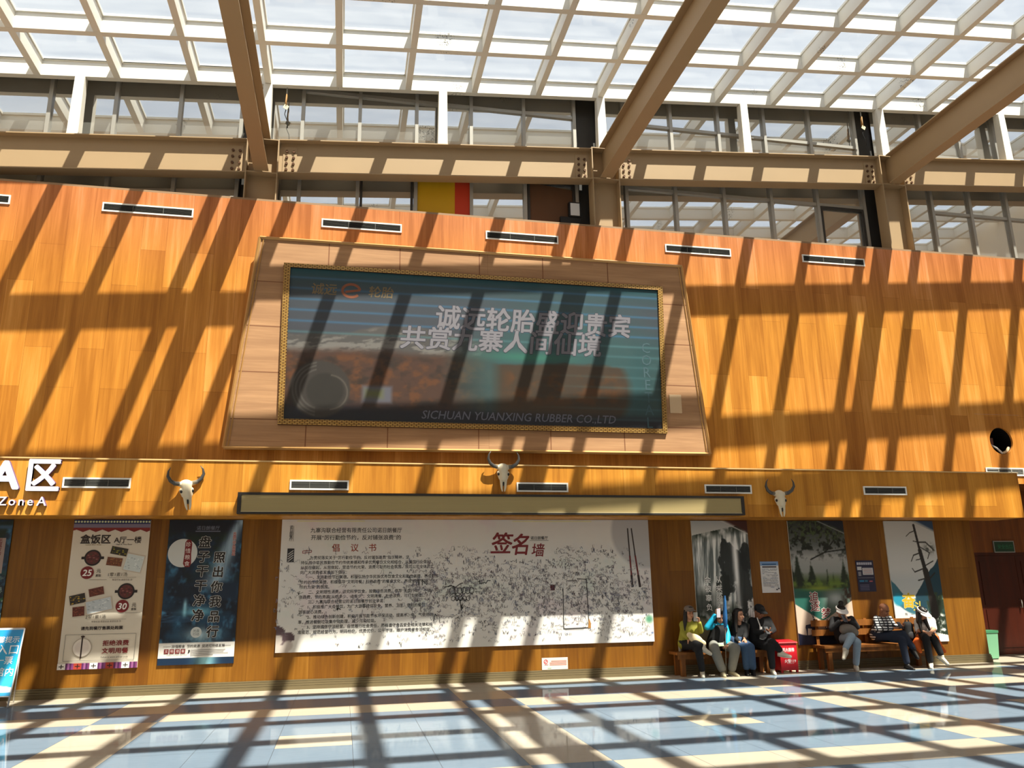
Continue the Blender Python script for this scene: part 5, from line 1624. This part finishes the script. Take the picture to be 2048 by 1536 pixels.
f.tube([pt(0.585), pt(0.60), pt(0.66), pt(0.74), pt(0.82), pt(0.92), pt(1.0)], [0.018, 0.03, 0.052, 0.05, 0.042, 0.032, 0.018], 14, flat=0.7)
fm = mat('blue patterned flag', (30, 92, 150), 0.6, noise=0.75, nscale=16, nstretch=(1, 1, 0.5)); f.build('cloth', fm, t, smooth=True)
f = MB(); f.tube([pt(0.575), pt(0.588)], 0.024, 12); f.build('tie', mat('navy tie', (30, 44, 90), 0.6), t, smooth=True)
c0 = J(1442, 1289, -.62)
F = frame_from(V((0.3, -1, 0.4)), V((0, 0, 1)))
f = MB(); f.hexa([c0 + F @ V((x, y, z)) for z in (-0.03, 0.03) for x, y in ((-0.06, -0.003), (0.06, -0.003), (0.06, 0.003), (-0.06, 0.003))])
tag(f.build('ticket', mat('pale green paper', (210, 226, 190), 0.6), None, c0), 'pale green slip in the lap of the person in cyan', 'paper')

# 3: black top, long hair, blue jeans
j = dict(head=J(1477.5, 1230, -.33), shL=J(1468.5, 1252, -.25), shR=J(1488, 1249.5, -.27), elL=J(1470, 1276, -.30), wrL=J(1478, 1284, -.50), elR=J(1492, 1269, -.38), wrR=J(1488.5, 1276, -.54),
         pelvis=J(1478, 1292, -.27, B1Z + .09), knL=J(1490, 1297, -.60, B1Z + .07), anL=J(1493, 1336, -.56, 0.09), toL=J(1496, 1342, -.74, 0.05), knR=J(1501, 1296, -.64, B1Z + .07), anR=J(1506, 1337, -.58, 0.09), toR=J(1508.5, 1342, -.72, 0.05))
person('person in a black top and blue jeans with long loose black hair', j, V((0.55, -1, -0.05)), 0.97, SKIN, BLK, JEAN, SHOE_B, hair='long', leg=1.05, loose=0.96, hands={'L': (V((0.6, -0.5, -0.3)), V((0, 0, -1)), 0.5), 'R': (V((0.15, -0.35, -1)), V((-0.3, 1, 0)), 0.25)})

# 4: black cap and jacket, crossed legs
j = dict(head=J(1518.5, 1223.5, -.36), shL=J(1504, 1241, -.28), shR=J(1536, 1239, -.30), elL=J(1510, 1266, -.34), wrL=J(1526.5, 1263, -.52), elR=J(1547, 1260, -.40), wrR=J(1541, 1265, -.56),
         pelvis=J(1520, 1291, -.26, B1Z + .095), knL=J(1541, 1297, -.68, B1Z + .06), anL=J(1544.5, 1334, -.56, 0.09), toL=J(1551, 1341, -.78, 0.06), knR=J(1545, 1285, -.66), anR=J(1563, 1304, -.70), toR=J(1583, 1308, -.76))
person('person in a black cap and jacket with crossed legs and white shoes', j, V((0.25, -1, -0.55)), 1.02, SKIN2, BLK, BLK, SHOE_W, hair='short', cap=(BLK, 'cap'), loose=1.08, hands={'L': (V((0.9, -0.5, 0.1)), V((0.2, -0.3, 1)), 0.7), 'R': (V((-0.8, -0.5, 0.1)), V((-0.2, -0.3, 1)), 0.7)})
phone('dark phone in the hands of the person in the black cap', J(1534, 1261, -.62), V((0, 0.8, -0.6)), V((0, 1, 0.5)))
f = MB(); c0 = J(1520.5, 1250, -.47)
f.tube([c0 + V((-0.035, 0.03, 0.13)), c0 + V((-0.01, 0, 0)), c0 + V((0.0, 0, -0.06))], 0.009, 6); f.box(c0.x - 0.02, c0.x + 0.025, c0.y - 0.012, c0.y + 0.0, c0.z - 0.12, c0.z - 0.03)
tag(f.build('lanyard', WHITE, None, c0), 'white lanyard badge on the chest of the person in the black cap', 'lanyard')

# 5: white visor, dark jacket, light jeans
j = dict(head=J(1682.5, 1223.5, -.38), shL=J(1667, 1239, -.30), shR=J(1703, 1238, -.30), elL=J(1663, 1258, -.38), wrL=J(1680, 1242, -.52), elR=J(1714, 1254, -.38), wrR=J(1697.5, 1241, -.52),
         pelvis=J(1692, 1283, -.26, B2Z + .10), knL=J(1703, 1273, -.66), anL=J(1689.5, 1299, -.74), toL=J(1683.5, 1317, -.82), knR=J(1714, 1283, -.66, B2Z + .07), anR=J(1712, 1331, -.58, 0.09), toR=J(1716, 1337, -.82, 0.06))
person('person in a white visor and dark jacket reading a phone, legs in light jeans crossed', j, V((-0.25, -1, -0.5)), 1.0, SKIN, mat('charcoal jacket', (34, 33, 36), 0.85), LJEAN, SHOE_W, hair='bun', cap=(WHITE, 'visor'), loose=1.05, hands={'L': (V((0.8, -0.4, 0.3)), V((0.3, -0.3, 1)), 0.7), 'R': (V((-0.8, -0.4, 0.2)), V((-0.3, -0.3, 1)), 0.7)})
phone('dark phone before the chest of the person in the white visor', J(1688.5, 1237, -.60), V((0, 0.8, -0.6)), V((0, 1, 0.5)))
f = MB(); c0 = J(1696, 1257, -.50)
f.ell(c0, (0.17, 0.10, 0.085), Matrix.Rotation(0.2, 3, 'Y')); f.capsule(c0 + V((-0.1, 0, -0.02)), c0 + V((0.12, 0.0, -0.07)), 0.075, 0.08)
tag(f.organic('shoulder_bag', mat('grey bag cloth', (128, 120, 112), 0.8), None, voxel=0.012, smooth=4, loc=c0), 'soft grey bag on the lap of the person in the white visor', 'bag')

# 6: bald, plaid shirt
j = dict(head=J(1768, 1220, -.38), shL=J(1753, 1237, -.30), shR=J(1778.5, 1237, -.32), elL=J(1754, 1259, -.36), wrL=J(1786, 1256, -.54), elR=J(1788, 1252, -.44), wrR=J(1799, 1254, -.56),
         pelvis=J(1762, 1280, -.26, B2Z + .10), knL=J(1805, 1268, -.64), anL=J(1828, 1298, -.70), toL=J(1838, 1311, -.78), knR=J(1804, 1285, -.66, B2Z + .09), anR=J(1815, 1331, -.66, 0.09), toR=J(1827, 1337, -.80, 0.06))
person('bald person in a black and white plaid shirt looking down at a phone', j, V((0.45, -1, -0.6)), 1.03, SKIN2, plaid, DKN, SHOE_B, hair='none', loose=1.0, hands={'L': (V((0.9, -0.3, 0.0)), V((0.1, -0.2, 1)), 0.6), 'R': (V((0.2, -0.8, 0.1)), V((-0.6, 0, 0.6)), 0.7)})
phone('dark phone in the hands of the bald person in plaid', J(1800, 1250.5, -.64), V((0, 0.7, -0.7)), V((0, 1, 0.5)))

# 7: white shirt and visor, bowed head
j = dict(head=J(1844, 1227, -.46), shL=J(1834.5, 1243, -.32), shR=J(1864, 1240, -.32), elL=J(1834, 1260, -.38), wrL=J(1852, 1265, -.56), elR=J(1869, 1257, -.40), wrR=J(1860, 1266, -.58),
         pelvis=J(1852, 1280, -.26, B2Z + .10), knL=J(1852, 1281, -.68, B2Z + .10), anL=J(1861.5, 1328, -.62, 0.09), toL=J(1862, 1333, -.84, 0.06), knR=J(1868, 1278, -.66), anR=J(1883.5, 1312, -.72), toR=J(1896, 1322, -.82))
person('person in a white shirt and white visor with dark hair falling over a bowed head', j, V((0.35, -1, -0.75)), 0.98, SKIN, WHITE, BLK, SHOE_W, hair='front', cap=(WHITE, 'visor'), loose=0.95, sleeve=False, up=V((0, -0.5, 1)), hands={'L': (V((0.9, -0.3, -0.1)), V((0, 0.2, -1)), 0.5), 'R': (V((-0.6, -0.6, 0)), V((0, 0, -1)), 0.7)})
# orange jacket spread on the bench around the last person
c0 = J(1856, 1290, -.36)
f = MB()
for sx in (-1, 1):
    f.capsule(J(1854 + sx * 14, 1272, -.34), J(1854 + sx * 21, 1290, -.50), 0.06, 0.085)
    f.capsule(J(1854 + sx * 21, 1290, -.50), J(1854 + sx * (13 if sx < 0 else 35), 1303, -.58), 0.075, 0.035)
f.capsule(J(1838, 1276, -.18), J(1872, 1276, -.18), 0.06, 0.06)
f.capsule(J(1838, 1276, -.18), J(1840, 1274, -.36), 0.06, 0.05); f.capsule(J(1872, 1276, -.18), J(1868, 1274, -.36), 0.06, 0.05)
tag(f.organic('orange_jacket', mat('orange cloth', (226, 104, 34), 0.7), None, voxel=0.012, smooth=5, loc=c0), 'orange jacket spread around the hips of the person in white', 'jacket')
# black backpack
c0 = J(1817, 1268, -.27)
t = thing('backpack', 'black backpack standing between the plaid shirt and the white shirt', 'backpack', V((c0.x, c0.y, B2Z)))
f = MB(); f.capsule(V((c0.x - 0.03, c0.y, B2Z + 0.095)), V((c0.x - 0.02, c0.y, B2Z + 0.31)), 0.09, 0.08); f.capsule(V((c0.x + 0.03, c0.y, B2Z + 0.095)), V((c0.x + 0.02, c0.y, B2Z + 0.31)), 0.09, 0.08)
f.organic('bag_body', BLK, t, voxel=0.012, smooth=4)
f = MB(); f.ell(V((c0.x, c0.y - 0.085, B2Z + 0.13)), (0.08, 0.03, 0.075)); f.build('front_pocket', mat('dark grey cloth', (40, 40, 44), 0.8), t, smooth=True)
f = MB(); f.tube([V((c0.x - 0.04, c0.y, B2Z + 0.385)), V((c0.x - 0.03, c0.y, B2Z + 0.42)), V((c0.x + 0.03, c0.y, B2Z + 0.42)), V((c0.x + 0.04, c0.y, B2Z + 0.385))], 0.01, 8); f.build('handle', BLK, t, smooth=True)
# clear bottle at the left end of the left bench
c0 = J(1360, 1297, -.20)
t = thing('water_bottle', 'small clear bottle at the left end of the left bench', 'bottle', V((c0.x, c0.y, B1Z)))
o_ = V((c0.x, c0.y, B1Z))
f = MB(); f.tube([o_ + V((0, 0, z)) for z in (0.001, 0.01, 0.12, 0.15, 0.17)], [0.028, 0.03, 0.03, 0.02, 0.012], 14); f.build('bottle', mat('pale bottle', (170, 170, 160), 0.2), t, smooth=True)
f = MB(); f.tube([o_ + V((0, 0, 0.171)), o_ + V((0, 0, 0.19))], 0.014, 12); f.build('cap', WHITE, t, smooth=True)

# ------------------------------------------------------------------ red extinguisher box
a, b = W(1556, 1280, -.42), W(1592, 1280, -.42)
x0, x1 = a.x, b.x
red = mat('red enamel', (196, 26, 40), 0.35)
zt = 0.545
t = thing('extinguisher_box', 'red fire extinguisher box on the floor at the right end of the left bench', 'box', ((x0 + x1) / 2, -.3, 0))
f = MB(); f.box(x0 + 0.01, x1 - 0.01, -.43, -.16, 0.04, zt - 0.03); f.build('cabinet', red, t)
f = MB(); f.hexa([(x0 - 0.01, -.45, zt - 0.03), (x1 + 0.01, -.45, zt - 0.03), (x1 + 0.01, -.14, zt - 0.03), (x0 - 0.01, -.14, zt - 0.03), (x0, -.44, zt - 0.012), (x1, -.44, zt - 0.012), (x1, -.15, zt + 0.02), (x0, -.15, zt + 0.02)]); f.build('lid', red, t)
for x in (x0 + 0.03, x1 - 0.03):
    for y in (-.41, -.18):
        f = MB(); f.box(x - 0.018, x + 0.018, y - 0.018, y + 0.018, 0, 0.04); f.build('foot', red, t)
f = MB(); xm_ = (x0 + x1) / 2
text(f, '灭火器箱', 0.06, xm_, 0.40, -.4312, 0, 0.03); text(f, 'FIRE EXTINGUISHER BOX', 0.02, xm_, 0.365, -.4312, 0, 0.0)
text(f, '火警119', 0.066, xm_ + 0.02, 0.20, -.4312, 0, 0.03); text(f, 'FIRE ALARM 119', 0.02, xm_ + 0.02, 0.16, -.4312, 0, 0.0)
f.build('lettering', mat('white lettering', (236, 214, 214), 0.5), t)

# ------------------------------------------------------------------ exit sign over the door
a, b = W(1984, 1082, 1.19), W(2029, 1105, 1.19)
t = thing('exit_sign', 'dark green exit sign on the recess wall above the red door', 'sign', ((a.x + b.x) / 2, 1.19, b.z))
f = MB(); f.box(a.x, b.x, 1.165, 1.199, b.z, a.z); f.build('sign_frame', mat('steel rim', (140, 140, 136), 0.4, 0.3), t)
f = MB(); f.rect(a.x + 0.02, b.x - 0.02, b.z + 0.02, a.z - 0.02, 1.1635); f.build('face', mat('dark green', (18, 54, 36), 0.4), t)
f = MB(); text(f, '安全出口', 0.10, (a.x + b.x) / 2 + 0.02, (a.z + b.z) / 2, 1.162, 0, 0.0); f.build('lettering', mat('pale green', (40, 110, 74), 0.5), t)

# ------------------------------------------------------------------ green bin in the recess
c = W(1965, 1290, .55)
t = thing('green_bin', 'pale green bin standing in the door recess beside the wall corner', 'bin', (c.x + 0.12, .55, 0))
x0 = c.x - 0.02
f = MB(); f.hexa([(x0, .40, 0.02), (x0 + 0.24, .40, 0.02), (x0 + 0.24, .70, 0.02), (x0, .70, 0.02), (x0 - 0.02, .37, 0.52), (x0 + 0.27, .37, 0.52), (x0 + 0.27, .73, 0.52), (x0 - 0.02, .73, 0.52)]); f.build('bin_body', mat('pale green plastic', (120, 176, 140), 0.5), t)
f = MB(); f.box(x0 - 0.03, x0 + 0.28, .36, .74, 0.521, 0.57); f.build('lid', mat('green plastic', (66, 130, 92), 0.5), t)
f = MB(); f.box(x0 + 0.01, x0 + 0.23, .41, .69, 0, 0.02); f.build('base', M['black'], t)

# ------------------------------------------------------------------ A-frame sign at the left edge
yt, yb_ = -0.60, -0.86
TR, TL = W(50, 1257, yt), W(50, 1257, yt) + Vector((-0.86, 0, 0))
BR = W(15, 1414, yb_); BR.z = 0.0
BL = BR + Vector((-0.86, 0, 0))
TR.x = BR.x + 0.06; TL.x = TR.x - 0.86; BL.x = BR.x - 0.80
TR = W(49, 1257, yt); TL = TR + Vector((-0.80, 0, 0)); BL = BR + Vector((-0.80, 0, 0))
t = thing('stand_sign', 'blue stand sign on a white metal frame at the left edge', 'sign', ((BR.x + BL.x) / 2, -0.7, 0))
wm = mat('white tube', (226, 226, 228), 0.35)
for a, b in ((TR, BR), (TL, BL)):
    f = MB(); f.tube([a, b], 0.014, 8); f.build('leg', wm, t, smooth=True)
q = lambda u, v, d=0.0: TL.lerp(TR, u).lerp(BL.lerp(BR, u), v) + Vector((0, -0.016 - d, 0.003))
for v in (0.0, 0.86):
    f = MB(); f.tube([TL.lerp(BL, v), TR.lerp(BR, v)], 0.013, 8); f.build('rail', wm, t, smooth=True)
for x, v in ((0.97, 0.02), (0.04, 0.02)):
    a = TL.lerp(TR, x)
    f = MB(); f.tube([a + Vector((0, 0.01, -0.1)), Vector((a.x - 0.10 * (1 if x > .5 else -1), -0.30, 0.0))], 0.011, 8); f.build('rear_leg', wm, t, smooth=True)
A = Art(60, 70, 1.15)
A.grad([(0, (40, 150, 214)), (0.5, (40, 176, 226)), (0.8, (60, 190, 232)), (1, (60, 170, 220))])
A.below(lambda u: 0.86 - 0.03 * np.sin(u * 3) + 0.06 * (u - 0.6), (236, 240, 244), 0.01)
A.mix((A.v > 0.945) * 1.0, (60, 160, 214))
nv, nu = A.c.shape[:2]
me = bpy.data.meshes.new('print')
o = ORG[t.name]
vs = [tuple(q(A.u[i, k], 0.015 + 0.84 * A.v[i, k]) - o) for i in range(nv) for k in range(nu)]
me.from_pydata(vs, [], [(i * nu + nu + k, i * nu + nu + k + 1, i * nu + k + 1, i * nu + k) for i in range(nv - 1) for k in range(nu - 1)])
me.materials.append(M['print_gloss'])
at = me.color_attributes.new('ink', 'FLOAT_COLOR', 'POINT')
at.data.foreach_set('color', np.concatenate([lin(A.c).reshape(-1, 3), np.ones((nv * nu, 1))], 1).astype(np.float32).ravel())
ob = bpy.data.objects.new('print', me); COL.objects.link(ob); ob.parent = t; ORG['print'] = o
f = MB(); f.hexa([q(0.0, 0.86, -0.004), q(1.0, 0.86, -0.004), q(1.0, 0.86, -0.012), q(0.0, 0.86, -0.012), q(0.0, 0.01, -0.004), q(1.0, 0.01, -0.004), q(1.0, 0.01, -0.012), q(0.0, 0.01, -0.012)]); f.build('panel', wm, t)
f = MB()
for s_, size, u, v in (('温馨提示', 0.10, 0.72, 0.15), ('入口', 0.155, 0.80, 0.30), ('一票', 0.12, 0.78, 0.46), ('场馆内', 0.13, 0.74, 0.63)):
    g = MB(); text(g, s_, size, 0, 0, 0, 0, 0.012)
    c = q(u, v * 0.86 + 0.015, 0.004); ex = (TR - TL).normalized(); ez = (TL - BL).normalized()
    f.add([c + ex * x + ez * z + Vector((0, y, 0)) for x, y, z in g.v], g.f)
f.build('lettering', mat('white print', (240, 246, 250), 0.5), t)

# ------------------------------------------------------------------ boards seen behind the upper panes
za, zb = ZT + 0.12, 9.85
t = thing('colour_board', 'yellow and red board filling an upper window pane', 'board', (1.77, WY - 0.02, za))
f = MB(); f.box(1.23, 2.0, WY - 0.035, WY - 0.005, za, zb); f.build('yellow_panel', mat('yellow board', (206, 164, 20), 0.6), t)
f = MB(); f.box(2.0, 2.31, WY - 0.035, WY - 0.005, za, zb); f.build('red_panel', mat('red board', (196, 60, 30), 0.6), t)
f = MB(); f.hexa([(3.535, WY - 0.035, za), (4.59, WY - 0.035, za), (4.59, WY - 0.009, za), (3.535, WY - 0.009, za), (3.535, WY - 0.035, 9.92), (4.59, WY - 0.035, 9.80), (4.59, WY - 0.009, 9.80), (3.535, WY - 0.009, 9.92)])
tag(f.build('brown_board', mat('brown board', (96, 66, 44), 0.7), None, (4.06, WY - 0.035, za)), 'brown board in the upper window pane left of the middle column', 'board')

# floodlight on the ledge beside the middle column
a, b = W(1140, 408, 0.4), W(1159, 435, 0.4)
t = thing('floodlight', 'black floodlight with a pale square lens left of the middle column', 'lamp', ((a.x + b.x) / 2, 0.4, ZT + 0.04))
zl = ZT + 0.04
f = MB(); f.box(a.x - 0.22, b.x + 0.02, 0.40, 0.47, zl, zl + 0.34); f.build('stand', M['black'], t)
f = MB(); f.box(a.x - 0.03, b.x + 0.03, 0.38, 0.48, zl + 0.342, zl + 0.68); f.build('lamp_housing', M['black'], t)
f = MB(); f.box(a.x, b.x, 0.372, 0.379, zl + 0.37, zl + 0.65); f.build('lens', mat('pale lens', (214, 216, 220), 0.3), t)

# hanging sensor tags under the eave
for px, label in ((574, 'small cable with a pale tag hanging under the eave beside the left girder'), (1721, 'small cable with a pale tag hanging under the eave beside the right column')):
    a = W(px, 186 if px < 800 else 226, 0.30)
    zz = roof_lo(a.x)
    t = thing('cable_tag', label, 'cable', (a.x, 0.30, zz - 0.45))
    f = MB(); f.tube([(a.x, 0.30, zz + 0.001), (a.x, 0.30, zz - 0.16)], 0.012, 8); f.build('conduit', M['alu'], t, smooth=True)
    f = MB(); f.tube([(a.x, 0.30, zz - 0.16), (a.x - 0.01, 0.29, zz - 0.34), (a.x + 0.0, 0.29, zz - 0.44)], 0.035, 8, flat=0.5); f.build('sleeve', mat('brown sleeve', (150, 110, 60), 0.6), t, smooth=True)
    f = MB(); c = Vector((a.x, 0.262, zz - 0.45)); f.hexa([c + Vector(v) for v in ((-0.06, 0, -0.02), (0.02, 0, -0.07), (0.02, 0.006, -0.07), (-0.06, 0.006, -0.02), (-0.02, 0, 0.06), (0.06, 0, 0.01), (0.06, 0.006, 0.01), (-0.02, 0.006, 0.06))]); f.build('tag', mat('pale tag', (226, 220, 180), 0.5), t)
    f = MB(); f.tube([(a.x, 0.29, zz - 0.50), (a.x - 0.02, 0.30, zz - 0.60), (a.x + 0.04, 0.31, zz - 0.75), (a.x + 0.05, 0.31, zz - 0.9)], 0.009, 6); f.build('wire', M['black'], t, smooth=True)
